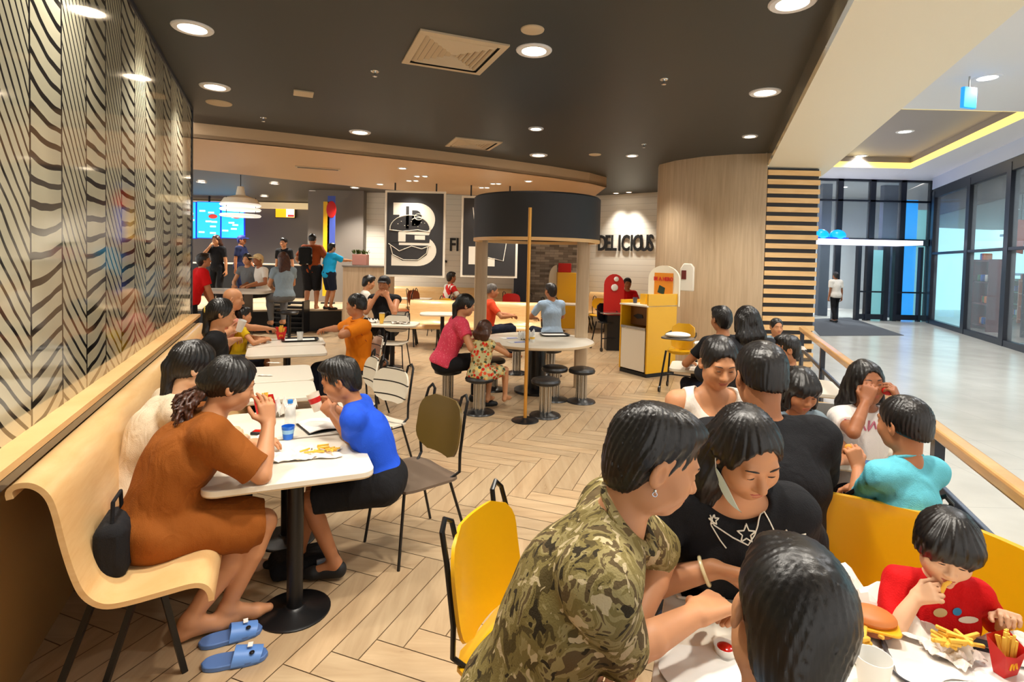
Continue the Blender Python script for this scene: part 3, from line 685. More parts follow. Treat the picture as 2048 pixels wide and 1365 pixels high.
M['lip'] = mat('lips', (176, 84, 66), .4); M['eyew'] = mat('eye_white', (226, 214, 204), .3); M['lash'] = mat('lashes', (26, 16, 12), .5)
def cloth(name, c, rough=.85, fn=None):
    def f(b, p):
        if fn: fn(b, p)
        b.bump(b.m('ADD', b.noise(b.coord('Object', (1, 1, 1)), 240, 2), b.m('MULTIPLY', b.noise(b.coord('Object', (1, 1, .6)), 11, 2, .4, 1.2), 9.0)), .35, .006)
    return mat(name, c, rough, spec=.25, fn=f)
def rotm(yaw=0, pitch=0, roll=0):       # yaw about z (left positive), pitch forward-down, roll to the right
    return Matrix.Rotation(math.radians(yaw), 3, 'Z') @ Matrix.Rotation(math.radians(-pitch), 3, 'X') @ Matrix.Rotation(math.radians(roll), 3, 'Y')
def ik(a, t, l1, l2, pole):
    d = t-a; D = min(d.length, (l1+l2)*.995); dn = d.normalized(); x = (l1*l1-l2*l2+D*D)/(2*D); y = math.sqrt(max(l1*l1-x*x, 0))
    p = pole-dn*pole.dot(dn); p = p.normalized() if p.length > 1e-5 else Vector((0, 0, -1))
    return a+dn*x+p*y, a+dn*D
def hand(V, w, d, n, sg, s, curl=.5, spread=1.0, fat=1.0, thumb=.3, mr=.0078):
    d = d.normalized(); n = (n-d*n.dot(d)).normalized(); t = d.cross(n)*sg; k = .006*s
    offs = (.031, .0105, -.0105, -.031); Ls = (.07, .078, .072, .056)
    for i in range(4):
        kn = w+(d*(.088-.004*abs(i-1))+t*offs[i])*s; V.cone(w+t*offs[i]*.55*s, kn, .0175*s*fat, .0135*s*fat, .012*s)
        p = kn; a = 0; dd = (d+t*offs[i]*5*spread).normalized()
        for j, (fl, c) in enumerate(((.45, .9), (.31, 1.25), (.24, .8))):
            a += c*(curl+(i*.06 if curl > .2 else 0)); q = p+(dd*math.cos(a)+n*math.sin(a))*Ls[i]*fl*s*1.02
            V.cone(p, q, max(.0095-.0009*j, 0)*s*fat if .0095*s > mr else mr, max(.0088-.0009*j, 0)*s*fat if .0088*s > mr else mr, k); p = q
    b = w+(d*.02+t*.024)*s; m = b+(d*.55+t*.7+n*.35).normalized()*.045*s; e = m+(d*.8+t*(.45-thumb)+n*(.3+thumb)).normalized()*.034*s; f = e+(d*.9+t*(.25-thumb)+n*(.25+thumb)).normalized()*.022*s
    V.cone(b, m, .0165*s*fat, .0125*s*fat, .012*s); V.cone(m, e, max(.0115*s, mr), max(.0105*s, mr), k); V.cone(e, f, max(.0105*s, mr), max(.009*s, mr), k)
def headsdf(V, c, R, s, fem=0, child=0, det=1, jaw=1.0):
    Rn = np.array(R); P = lambda x, y, z: c+R @ Vector((x, y, z))*s
    V.ell(P(0, -.014, .034), (.0755*s, .094*s, .088*s), Rn, .02*s)
    V.ell(P(0, .022, -.035), (.058*s*jaw, .066*s, .062*s), Rn, .03*s)
    V.ell(P(0, .058, -.08), (.026*s*jaw, .022*s, .02*s), Rn, .03*s)
    for x in (-1, 1):
        V.ell(P(.036*x*jaw, .05, -.022), (.03*s, .032*s, .034*s), Rn, .022*s)
        V.ell(P(.04*x*jaw, .01, -.06), (.024*s*jaw, .035*s, .03*s), Rn, .025*s)
        V.ell(P(.078*x, -.008, -.004), (.009*s, .02*s, .031*s), np.array(R @ Matrix.Rotation(.35*x, 3, 'Z')), .007*s)
        if det: V.ell(P(.083*x, -.004, .002), (.006*s, .011*s, .018*s), np.array(R @ Matrix.Rotation(.35*x, 3, 'Z')), .004*s, 1)
    if det:
        V.cone(P(-.032, .072, .03), P(.032, .072, .03), .014*s, .014*s, .014*s)
        for x in (-1, 1):
            V.ell(P(.031*x, .092, .01), (.017*s, .012*s, .011*s), Rn, .012*s, 1)
            V.ell(P(.031*x, .071, .009), (.0155*s, .0145*s, .0125*s), Rn, .004*s)
    V.cone(P(0, .078, .014), P(0, .101 if not child else .094, -.022), .008*s, (.0125 if not child else .011)*s, .012*s)
    for x in (-1, 1): V.ell(P(.0125*x, .09, -.026), (.0085*s, .01*s, .008*s), Rn, .006*s)
    V.ell(P(0, .078, -.055), (.025*s, .014*s, .018*s), Rn, .014*s)
def hairsdf(V, c, R, s, kind, opt, seed=0):
    Rn = np.array(R); P = lambda x, y, z: c+R @ Vector((x, y, z))*s; D = lambda x, y, z: R @ Vector((x, y, z))
    th = opt.get('th', .012); fr = opt.get('front', .088)
    V.ell(P(0, -.016, .036), ((.0755+th)*s, (.094+th)*s, (.088+th)*s), Rn, .01)
    if kind in ('short', 'crop'):
        if kind == 'short':
            V.ell(P(0, .035, .10), (.055*s, .05*s, .026*s), Rn, .03*s)
        V.plane(P(0, .084, fr), D(0, .62, -.78), .03*s)
        V.ell(P(0, -.014, .034), (.0785*s, .0975*s, .0905*s), Rn, .012*s)
        V.ell(P(0, -.055, -.03), (.0635*s, .053*s, .07*s), Rn, .03*s)
        V.plane(P(0, .066, .045), D(0, .76, -.65), .008)
        V.plane(P(0, -.1, -.10 if kind == 'short' else -.05), D(0, .35, -1), .01)
    elif kind == 'bob':
        V.ell(P(0, -.03, -.03), (.088*s, .085*s, .09*s), Rn, .03*s)
        V.cone(P(-.045, .048, .055), P(.045, .048, .055), .038*s, .038*s, .03*s)
        V.ell(P(0, .115, -.075+opt.get('bang', 0)), (.078*s, .08*s, .105*s), Rn, .008, 1)
        V.plane(P(0, 0, opt.get('bot', -.065)), D(0, .15, -1), .012)
    elif kind in ('long', 'pony', 'bun', 'fringe'):
        if kind in ('long', 'fringe'):
            Ln = opt.get('len', .3)*s; dn = Vector(opt.get('down', (0, 0, -1))).normalized(); wd = opt.get('wd', 1.0)
            for x in (-.055, -.02, .02, .055):
                a = P(x, -.05, .0); b = a+D(x*.4*wd, -.03, 0)*s+dn*Ln*.55; e = b+dn*Ln*.45+D(0, opt.get('tip', -.01), 0)*s
                V.cone(a, b, .045*s, .042*s*wd, .03*s); V.cone(b, e, .042*s*wd, .024*s*wd, .03*s)
            for x in (-1, 1):
                a = P(.07*x, -.002, .03); b = a+D(.006*x, opt.get('sidey', .0), 0)*s+dn*Ln*opt.get('side', .5); V.cone(a, b, .022*s, .018*s, .025*s)
        else:
            V.ell(P(0, -.06, -.01), (.06*s, .055*s, .06*s), Rn, .02*s)
        if kind == 'pony':
            dn = Vector(opt.get('down', (0, 0, -1))).normalized(); a = P(0, -.09, opt.get('pz', .02)); b = a+D(0, -.026, -.008)*s; e = b+dn*opt.get('len', .22)*s
            V.cone(a, b, .028*s, .024*s, .03*s); V.cone(b, b.lerp(e, .6), .024*s, .03*s, .03*s); V.cone(b.lerp(e, .6), e, .03*s, .009*s, .02)
        if kind == 'bun': V.ell(P(0, -.12, .03), (.035*s, .03*s, .035*s), Rn, .01)
        if kind == 'fringe' or opt.get('fringe'):
            V.cone(P(-.04, .05, .052), P(.04, .05, .052), .037*s, .037*s, .03*s)
            V.ell(P(0, .12, -.06+opt.get('bang', 0)), (.062*s, .085*s, .098*s), Rn, .008, 1)
        else:
            V.ell(P(0, .125, -.018), (opt.get('fw', .074)*s, .11*s, .112*s), Rn, .012, 1)
            V.ell(P(0, .10, .05), (.02*s, .03*s, .055*s), Rn, .012, 1)
        if kind in ('pony', 'bun'): V.plane(P(0, .0, .03), D(0, .75, -.66), .01, lo=np.array(P(0, 0, 0))-.16*s, hi=np.array(P(0, 0, 0))+.16*s) if False else None
    wb = wobble(opt.get('wob', .0035)*s, 55/s, seed, (1, 1, .5)); C0 = np.array(P(0, -.03, .03)); am = opt.get('strand', .0016)*s
    def dsp(X, Y, Z):
        x, y, z = X-C0[0], Y-C0[1], Z-C0[2]; u = x*Rn[0, 0]+y*Rn[1, 0]+z*Rn[2, 0]; v = x*Rn[0, 1]+y*Rn[1, 1]+z*Rn[2, 1]; w_ = x*Rn[0, 2]+y*Rn[1, 2]+z*Rn[2, 2]
        ph = np.arctan2(u, v+.02*s); rr = np.minimum(np.sqrt(u*u+v*v)/(.05*s), 1)
        return wb(X, Y, Z)+am*rr*(np.sin(ph*31+w_*22/s+1.3*np.sin(w_*40/s))+.7*np.sin(ph*53-w_*15/s))
    V.disp = dsp
class Person: pass
def person(label, at_, yaw, lean=5, curl=0, side=0, twist=0, s=1.0, hs=1.0, w=1.0, fat=1.0, seat=.43, z0=0.0, stand=False, head=(0, 0, 0), R='lap', Lh='lap', top=None, bottom=None, hair=('short', {}), hairm=None,
           skin='b', h=.008, legs=None, cat='person', shoe=None, det=1, bust=0, feet=None, name='person', pR=None, pL=None, hR={}, hL={}, group=None, jaw=1.0, belly=0):
    hz = (.93*s if stand else seat+.09*s)
    sp0 = rotm(0, lean, side); sp1 = rotm(0, lean+curl, side)
    H = Vector((0, 0, hz)); C = H+sp0 @ Vector((0, 0, .26*s)); S = C+sp1 @ Vector((0, 0, .22*s))
    Rs = sp1 @ Matrix.Rotation(math.radians(twist), 3, 'Z'); sx = Rs @ Vector((1, 0, 0)); ys = Rs @ Vector((0, 1, 0)); us = sp1 @ Vector((0, 0, 1))
    Nb = S+us*.045*s; Rh = rotm(*head)
    nd = (us+Vector((0, 0, .8))+Rh @ Vector((0, .1, .6))).normalized()
    hc = Nb+nd*.07*s+Rh @ Vector((0, .012, .07))*s*hs
    if isinstance(at_, tuple) and len(at_) == 3:
        u, v, Y = at_; wp = WY(u, v, Y); q = Matrix.Rotation(math.radians(yaw), 3, 'Z') @ Vector((hc.x, hc.y, 0)); o = Vector((wp.x-q.x, wp.y-q.y, z0))
        if not stand:
            df = max(-.25, min(.45, wp.z-(z0+hc.z))); H.z += df; C.z += df; S.z += df; Nb.z += df; hc.z += df; hz += df; seat += df
    elif isinstance(at_, Vector): o = at_.copy()
    else:
        wp = W(at_[0], at_[1], z0+hc.z); q = Matrix.Rotation(math.radians(yaw), 3, 'Z') @ Vector((hc.x, hc.y, 0)); o = Vector((wp.x-q.x, wp.y-q.y, z0))
    Ri = Matrix.Rotation(-math.radians(yaw), 3, 'Z')
    loc = lambda p: (Ri @ (p-o)) if isinstance(p, Vector) else Vector(p)
    e = thing(name, label, cat, o, math.radians(yaw), group); b = Person(); b.e = e; b.o = o; b.yaw = yaw; b.hc = hc; b.Rh = Rh; b.s = s; b.hs = hs
    shs = {1: S+sx*.162*s*w-us*.028*s, -1: S-sx*.162*s*w-us*.028*s}; arms = {}
    for sg, tgt, pole, hp in ((1, R, pR, hR), (-1, Lh, pL, hL)):
        sh = shs[sg]; hd = None; pn = None
        if tgt == 'lap': t = H+Vector((sg*.12*s, .26*s, .1*s)); pl = Vector((sg*.7, -.5, -.5))
        elif tgt == 'table': t = Vector((sg*.13*s, .40*s, z0*0+.745)); pl = Vector((sg*.8, -.3, -.4))
        elif tgt == 'eat': t = hc+Rh @ Vector((sg*.085, .13, -.155))*s*(.4+.6*hs); pl = Vector((sg*.6, .1, -.9)); hd = hc+Rh @ Vector((sg*.01, .13, -.05))*s*hs-t; pn = Rh @ Vector((-sg*.7, -.7, 0))
        elif tgt == 'down': t = H+Vector((sg*.23*s, .02*s, -.1*s)); pl = Vector((sg*.3, -1, 0))
        else: t = loc(tgt); pl = Vector((sg*.6, -.3, -.7))
        if pole is not None: pl = loc(pole) if isinstance(pole, Vector) else Vector(pole)
        el, wr = ik(sh, t, .285*s, .25*s, pl)
        fd = (wr-el).normalized()
        d = hp.get('d', hd); d = fd if d is None else ((Ri @ d) if hp.get('w') else Vector(d))
        n = hp.get('n', pn); n = Vector((0, 0, -1)) if n is None else ((Ri @ Vector(n)) if hp.get('w') else Vector(n))
        if abs(n.normalized().dot(d.normalized())) > .93: n = Vector((-sg, 0, .2))
        arms[sg] = (sh, el, wr, d, n, hp)
    b.arms = arms; b.wrist = {k: o+Matrix.Rotation(math.radians(yaw), 3, 'Z') @ v[2] for k, v in arms.items()}
    lg = {}
    for sg in (1, -1):
        hp_ = H+Vector((sg*.088*s*w, 0, -.02*s))
        if legs and sg in legs: an, kp = legs[sg]; an = loc(an) if isinstance(an, Vector) else Vector(an); kp = Vector(kp)
        elif stand: an = Vector((sg*.11*s, -.02*s, .075*s)); kp = Vector((0, 1, 0))
        else: an = Vector((sg*.11*s, .40*s, .075*s if .42*s+.07 > seat-.1 else max(.075, seat-.40*s))); kp = Vector((sg*.1, .5, 1))
        kn, an = ik(hp_, an, .43*s, .42*s, kp); lg[sg] = (hp_, kn, an)
    b.lg = lg
    def torso(V, t):
        V.ell(H, (.155*s*w*fat+t, .115*s*fat+t, .115*s+t), np.array(sp0), .03*s)
        V.ell(H+(C-H)*.55, (.13*s*w*fat+t, .1*s*fat+t, .15*s+t), np.array(sp0), .05*s)
        if belly: V.ell(H+(C-H)*.45+sp0 @ Vector((0, .06*s, 0)), (.12*s*w+t, .09*s*belly+t, .12*s+t), np.array(sp0), .05*s)
        V.ell(C+us*.05*s, (.148*s*w*fat+t, .108*s*fat+t, .16*s+t), np.array(Rs), .05*s)
        V.cone(S-sx*.12*s*w-us*.035*s, S+sx*.12*s*w-us*.035*s, .052*s+t, .052*s+t, .05*s)
        for x in (-1, 1): V.cone(S+sx*x*.02*s+us*.015*s, S+sx*x*.150*s*w-us*.026*s, .045*s+t*.6, .041*s+t, .04*s)
        if bust:
            for x in (-1, 1): V.ell(C+us*.05*s+ys*.085*s+sx*x*.065*s, (.055*s+t, .05*s*bust+t, .055*s+t), np.array(Rs), .04*s)
    af = min(fat, 1.25)
    def cu(a, q, f):
        q = q.normalized(); return (a+q*.0, q) if f else None
    def uparm(V, sg, t, fr=1.0, c=False):
        sh, el = arms[sg][0], arms[sg][1]; e_ = sh.lerp(el, fr); V.ell(sh, (.043*s*af+t,)*3, None, .045*s); V.cone(sh, e_, .047*s*af+t, (.047-.01*fr)*s*af+t, .012*s, 0, cu(e_, el-sh, c))
    def forearm(V, sg, t, fr=1.0, c=False):
        el, wr = arms[sg][1], arms[sg][2]; V.cone(el, el.lerp(wr, min(.35, fr)), .036*s*af+t, .037*s*af+t, .008*s, 0, cu(el.lerp(wr, fr), wr-el, c and fr <= .35))
        if fr > .35: V.cone(el.lerp(wr, .35), el.lerp(wr, fr), .037*s*af+t, (.037-.0115*(fr-.35)/.65)*s*(1+(af-1)*.5)+t, .006*s, 0, cu(el.lerp(wr, fr), wr-el, c))
    def leg(V, sg, t, ft=1.0, fs=1.0, c=False):
        hp_, kn, an = lg[sg]; e_ = hp_.lerp(kn, ft); V.cone(hp_, e_, .083*s*af+t, (.083-.03*ft)*s*af+t, .03*s, 0, cu(e_, kn-hp_, c and ft < 1))
        if ft >= 1 and fs > 0:
            V.cone(kn, kn.lerp(an, min(.33, fs)), .051*s*af+t, .052*s*af+t, .008*s, 0, cu(kn.lerp(an, fs), an-kn, c and fs <= .33))
            if fs > .33: V.cone(kn.lerp(an, .33), kn.lerp(an, fs), .052*s*af+t, (.052-.019*(fs-.33)/.67)*s+t, .006*s, 0, cu(kn.lerp(an, fs), an-kn, c))
    V = Vol(); torso(V, -.004*s); mr = h*1.0
    V.cone(S+us*.0, hc+Rh @ Vector((0, -.02, -.045))*s*hs, .056*s*(.9 if bust else 1.0), .05*s*hs*(.92 if bust else 1.05), .03*s)
    headsdf(V, hc, Rh, s*hs, child=hs > 1.05, det=det, jaw=jaw)
    for sg in (1, -1):
        uparm(V, sg, 0); forearm(V, sg, 0); a = arms[sg]; hp = a[5]
        hand(V, a[2], a[3], a[4], sg, s, hp.get('curl', .45), hp.get('spread', 1.0), mr=mr*.85, thumb=hp.get('thumb', .3), fat=hp.get('fat', 1.0))
        leg(V, sg, 0)
        hp_, kn, an = lg[sg]; fdir = None
        fy = Vector((0, 1, 0)) if not feet else Vector(feet[sg]) if isinstance(feet, dict) else Vector(feet)
        heel = an+Vector((0, 0, -.045*s))-fy*.025*s; ball = an+fy*.13*s+Vector((0, 0, -.052*s)); toe = an+fy*.185*s+Vector((0, 0, -.055*s))
        V.ell(heel, (.033*s,)*3, None, .03*s); V.cone(an, ball, .036*s, .027*s, .03*s); V.cone(heel, ball, .03*s, .027*s, .02*s); V.cone(ball, toe, .03*s, .02*s, .02*s)
        b.__dict__['foot%d' % sg] = (heel, ball, toe, fy)
    V.build('body', h, skinmat(skin), e)
    # face
    P = lambda x, y, z: hc+Rh @ Vector((x, y, z))*s*hs; k = s*hs
    if det:
        for x in (-1, 1):
            op = 0 if det < 2 else .003
            c = MB(); c.tube([P(x*(.0165+.029*i/6), .0865-.0045*abs(i/6-.45)**2*8-.003*(i/6), .0065+.0035*math.sin(i/6*math.pi)-op) for i in range(7)], [.0006*k, .0013*k, .0019*k, .002*k, .0019*k, .0014*k, .0006*k], 6)
            c.build('eyelash', M['lash'], e)
            c = MB(); c.tube([P(x*(.014+.034*i/5), .0872-.010*(i/5)**2, .0315+.0045*math.sin(i/5*2.6)) for i in range(6)], [.0015*k, .0027*k, .0028*k, .0024*k, .0018*k, .0008*k], 6, flat=.9)
            c.build('eyebrow', M['lash'], e)
        c = MB(); c.tube([P(-.021+.042*i/8, .0885+.0035*math.sin(i/8*math.pi)-.001, -.0505+.0018*math.cos(i/8*4*math.pi)*.5) for i in range(9)], [.0008*k]+[.0036*k]*7+[.0008*k], 7)
        c.tube([P(-.018+.036*i/6, .0875+.0035*math.sin(i/6*math.pi)-.001, -.0582) for i in range(7)], [.001*k]+[.0042*k]*5+[.001*k], 7); c.build('lips', M['lip'], e)
    if hair:
        V = Vol(); hairsdf(V, hc, Rh, s*hs, hair[0], hair[1], int(abs(o.x*100))); V.build('hair', h if h < .007 else h*.8, hairm or M['hair'], e)
    # clothes
    t0 = max(.011*s, h*1.3)
    seed = int(abs(o.y*77)) % 97
    if top:
        V = Vol(); t = t0+top.get('loose', 0); torso(V, t); lv = top.get('len', .0)
        sl = top.get('sleeve', .6)
        for sg in (1, -1):
            if sl > 0: uparm(V, sg, t+.003*s, min(sl, 1), sl <= 1)
            if sl > 1: forearm(V, sg, t, sl-1, True)
        if lv:                                                     # dress or long shirt over the thighs
            for sg in (1, -1): leg(V, sg, t, min(lv, 1), 0 if lv <= 1 else lv-1, True)
            kk = lg[1][1].lerp(lg[-1][1], .5); m_ = H.lerp(kk, min(lv, .97)); V.cone(H, m_, .12*s*fat, .085*s+t, .05*s, 0, cu(m_, kk-H, True))
        else: V.ell(H, (.158*s*w*fat+t, .12*s*fat+t, .13*s+t), np.array(sp0), .03*s); V.plane(H+sp0 @ Vector((0, 0, -(top.get('hem', .09) if stand else .03)*s)), sp0 @ Vector((0, 0, -1)), .01)
        nr = top.get('neck', .072); nc = S+us*(.062*s)+ys*top.get('ny', .015)*s+us*top.get('nz', 0)*s
        V.ell(nc, (nr*s, nr*s*1.05, top.get('nd', .05)*s), np.array(Rs), .008, 1)
        if top.get('strap'):
            for x in (-1, 1): V.ell(S+sx*x*.2*s*w+us*.0, (.075*s, .13*s, .12*s), np.array(Rs), .01, 1)
            V.ell(S+us*.05*s+ys*.06*s, (.09*s, .1*s, .13*s), np.array(Rs), .01, 1)
        V.disp = wobble(top.get('wr', .0045)*s, 28/s, seed, (1, 1, .8)) if h < .012 else None
        b.top = V.build(top.get('name', 'shirt'), h, top['m'], e)
    if bottom:
        V = Vol(); t = t0*.9+bottom.get('loose', 0); V.ell(H, (.155*s*w*fat+t, .115*s*fat+t, .115*s+t), np.array(sp0), .03*s); V.plane(H+sp0 @ Vector((0, 0, .1*s)), sp0 @ Vector((0, 0, 1)), .01)
        ln = bottom.get('len', 2.0)
        for sg in (1, -1):
            leg(V, sg, t, min(ln, 1), max(ln-1, 0), True)
        if h < .012: V.disp = wobble(.004*s, 26/s, seed+3)
        V.build(bottom.get('name', 'trousers'), h, bottom['m'], e)
    if shoe:
        for sg in (1, -1):
            heel, ball, toe, fy = b.__dict__['foot%d' % sg]; V = Vol(); up = Vector((0, 0, 1)); g = .008*s
            V.cone(heel, ball, .038*s, .034*s+g*.3, .02*s); V.cone(ball, toe, .037*s, .026*s, .02*s); V.cone(heel+up*.02*s, ball.lerp(heel, .5)+up*.015*s, .038*s, .03*s, .02*s)
            V.plane(Vector((0, 0, min(heel.z, toe.z)-.03*s)), (0, 0, -1), .004)
            V.build('shoe', max(h*.8, .005), shoe, e)
    b.P = lambda x, y, z: o+Matrix.Rotation(math.radians(yaw), 3, 'Z') @ P(x, y, z)
    b.world = lambda p: o+Matrix.Rotation(math.radians(yaw), 3, 'Z') @ p
    b.S = S; b.H = H; b.C = C; b.us = us; b.sx = sx; b.ys = ys; b.Rs = Rs; b.sp0 = sp0
    return b
# ------------------------------------------------------------------ furniture builders (local: front = +y)
def m_table(label, c, w, d, rz, ped=(0, 0), H=.7, r=.07, base=.17, group=None, cat='table', name='cafe_table', topm=None):
    e = thing(name, label, cat, (c[0], c[1], 0), rz, group)
    t = MB(); t.prism(rrect(w, d, r), H-.028, H); o = t.build('tabletop', [topm or M['white']], e, angle=30, bevel=.003)
    b = MB(); b.prism(rrect(w-.004, d-.004, r), H-.033, H-.026); b.build('edge_band', M['edge'], e, angle=30)
    p = MB(); p.cyl((*ped, .02), (*ped, H-.03), .038, n=24); p.build('pedestal', M['black'], e)
    q = MB(); q.lathe([(.0001, .032), (.045, .032), (.06, .02), (base-.01, .012), (base, .006), (base, 0)], (*ped, 0), 36); q.build('base_plate', M['black'], e)
    return e
def backshell(w, z0, z1, y0, lean, curve, th=.014, rr=.12, bow=.03):
    def f(u, v):
        z = z0+(z1-z0)*v; t = 0
        hh = (z1-z0); dz = min(v, 1-v)*hh; ww = w/2
        if dz < rr: ww = w/2-rr+math.sqrt(max(rr*rr-(rr-dz)**2, 0))
        x = (u*2-1)*ww
        return (x, y0-lean*(z-z0)-0+curve*(x/(w/2))**2+bow*(v-.5)**2, z)
    return f
def seatshell(w, d, z, y0, rr=.1, dip=.015):
    def f(u, v):
        y = y0-d/2+d*v; dy = min(v, 1-v)*d; ww = w/2
        if dy < rr: ww = w/2-rr+math.sqrt(max(rr*rr-(rr-dy)**2, 0))
        x = (u*2-1)*ww
        return (x, y, z+dip*(x/(w/2))**2-.02*max(v-.75, 0)*4*max(v-.75, 0))
    return f
def slatmat(nm, ax):
    def fn(b, p):
        s = b.xyz(b.coord('Object')); z = b.m('ADD', s[ax], .013)
        l = b.m('LESS_THAN', b.m('FRACT', b.m('MULTIPLY', z, 9.5)), .1)
        b.link(b.mix(l, lin((222, 214, 196)), lin((28, 26, 24))), p.inputs['Base Color'])
    return mat(nm, rough=.45, fn=fn)
M['slat'] = slatmat('cream_slats_across', 2); M['slatseat'] = slatmat('cream_slats_along', 1)
def m_chair(label, loc, rz, backm, seatm, group=None, seat=.43, tall=.84, loop=True, w=.42, name='cafe_chair', cat='chair', low=.14):
    e = thing(name, label, cat, loc, rz, group)
    s = MB(); s.sheet(seatshell(w, .42, seat, 0), 10, 12, .014); s.build('seat', seatm, e)
    b = MB(); b.sheet(backshell(w, seat+low, tall, -.20, .16, .05), 12, 12, .012); b.build('backrest', backm, e)
    for x in (-1, 1):
        l = MB(); l.tube([(x*.17, .16, seat-.015), (x*.205, .21, 0)], .009, 8); l.build('leg', M['black'], e)
        l = MB(); l.tube([(x*.17, -.15, seat-.015), (x*.215, -.27, 0)], .009, 8); l.build('leg', M['black'], e)
        if loop:
            f = MB(); f.tube([(x*.18, -.13, seat-.01), (x*(w/2-.02), -.19, seat+.04), (x*(w/2-.012), -.185, seat+.15), (x*(w/2-.012), -.215, tall-.07), (x*(w/2-.02), -.24, tall+.02), (x*(w/2-.05), -.25, tall+.05), (x*(w/2-.085), -.245, tall+.03), (x*(w/2-.095), -.228, tall-.05)], .0095, 8)
            f.build('back_frame', M['black'], e)
    f = MB(); f.tube([(-.17, .16, seat-.02), (.17, .16, seat-.02), (.17, -.15, seat-.02), (-.17, -.15, seat-.02)], .008, 8, closed=True); f.build('seat_frame', M['black'], e)
    return e
def m_stool(label, loc, z=.43, group='round black stools around the round table'):
    e = thing('round_stool', label, 'stool', loc, random.random(), group)
    c = MB(); c.lathe([(.0001, z), (.12, z), (.155, z-.012), (.168, z-.035), (.162, z-.06), (.12, z-.075), (.0001, z-.075)], n=32); c.build('cushion', M['stool'], e)
    c = MB(); c.cyl((0, 0, .03), (0, 0, z-.07), .05, n=20)
    for k in range(8):
        an = math.pi*2*k/8; c.cyl((.058*math.cos(an), .058*math.sin(an), .05), (.058*math.cos(an), .058*math.sin(an), z-.08), .012, n=8)
    c.build('fluted_column', M['steel'], e)
    c = MB(); c.lathe([(.0001, .05), (.07, .05), (.1, .035), (.17, .018), (.18, .005), (.18, 0)], n=32); c.build('base_plate', M['blackpl'], e)
    return e
def m_bench(label, p0, p1, name='bench', flip=1, seatd=.55, back=.9, seat=.43, legs=4, group=None, m=None):
    p0, p1 = Vector((*p0, 0)), Vector((*p1, 0)); d = (p1-p0); Ln = d.length; rz = math.atan2(d.y, d.x)
    e = thing(name, label, 'bench', p0, rz, group); k = flip
    prof = [(0, back-.035), (-.005, back-.01), (.015, back), (.05, back-.005), (.085, back-.04), (.105, back-.1), (.13, (seat+back)/2), (.165, seat+.1), (.195, seat+.035), (.245, seat-.01), (.31, seat-.02), (seatd-.12, seat+.0), (seatd-.05, seat+.008), (seatd-.015, seat-.005), (seatd, seat-.035), (seatd+.002, seat-.06)]
    cb = MB(); n = len(prof)
    for _ in range(2):                                             # round the profile
        q = [prof[0]]
        for a, b in zip(prof, prof[1:]): q += [(a[0]*.75+b[0]*.25, a[1]*.75+b[1]*.25), (a[0]*.25+b[0]*.75, a[1]*.25+b[1]*.75)]
        prof = q+[prof[-1]]
    def f(u, v):
        i = min(int(v*(len(prof)-1)+1e-6), len(prof)-1); return (u*Ln, k*prof[i][0], prof[i][1])
    cb.sheet(f, 1, len(prof)-1, -.02*k); cb.build('seat_shell', m or M['plywood'], e, angle=60)
    for i in range(legs):
        x = .12+(Ln-.24)*i/(legs-1)
        for y0, y1, z1 in ((.42, .50, seat-.01), (.34, .22, seat-.03), (.2, .06, seat-.03)):
            l = MB(); l.bar((x, k*y0, z1), (x+(.04 if i == 0 else 0), k*y1, 0), .022, .022); l.build('leg', M['black'], e)
    return e
# ------------------------------------------------------------------ furniture of the left side
m_bench('long curved plywood bench along the patterned glass wall', L(2.42, -.835)[:2], L(7.35, -.835)[:2], 'plywood_bench', -1, .60, .91, .43, 5)
def tabL(label, a0, a1, b0, b1, ped=None, **k):
    c = L((a0+a1)/2, (b0+b1)/2); w, d = b1-b0, a1-a0
    pd = ((ped[1]-(b0+b1)/2), (ped[0]-(a0+a1)/2)) if ped else (0, 0)
    return m_table(label, c, w, d, LA, pd, **k)
tabL('white cafe table nearest the camera on the bench side, with wrappers and a blue cup', 2.70, 3.33, -.30, .46, (2.84, .10))
tabL('white cafe table with a book and tray in front of the boy in blue', 3.36, 3.98, -.30, .44, (3.6, .08), name='cafe_table')
tabL('empty white table beyond the boy in blue, the nearer of the two joined ones', 4.30, 4.88, -.30, .30)
tabL('empty white table beyond the boy in blue, the farther of the two joined ones', 4.91, 5.60, -.30, .31)
tabL('white table with the tray and red fries box before the bald man', 6.20, 6.80, -.28, .53)
tabL('white table just behind the tray table near the man in orange', 6.84, 7.45, -.28, .56)
slat = M['slat']
m_chair('empty dark chair with olive brown back and grey brown seat beside the boy in blue', L(3.26, .78), LA+math.radians(108), M['oliveback'], M['greyseat'], tall=.87, w=.47, low=.1)
m_chair('cream slatted chair at the second table, behind the olive brown chair', L(4.38, .72), LA+math.radians(120), slat, M['slatseat'], group='cream slatted chairs')
m_chair('cream slatted chair beside the empty tables, left of the free-standing one', L(5.0, .62), LA+math.radians(95), slat, M['slatseat'], group='cream slatted chairs')
m_chair('cream slatted chair of the man in the orange shirt', L(6.35, .9), LA+math.radians(95), slat, M['slatseat'], group='cream slatted chairs')
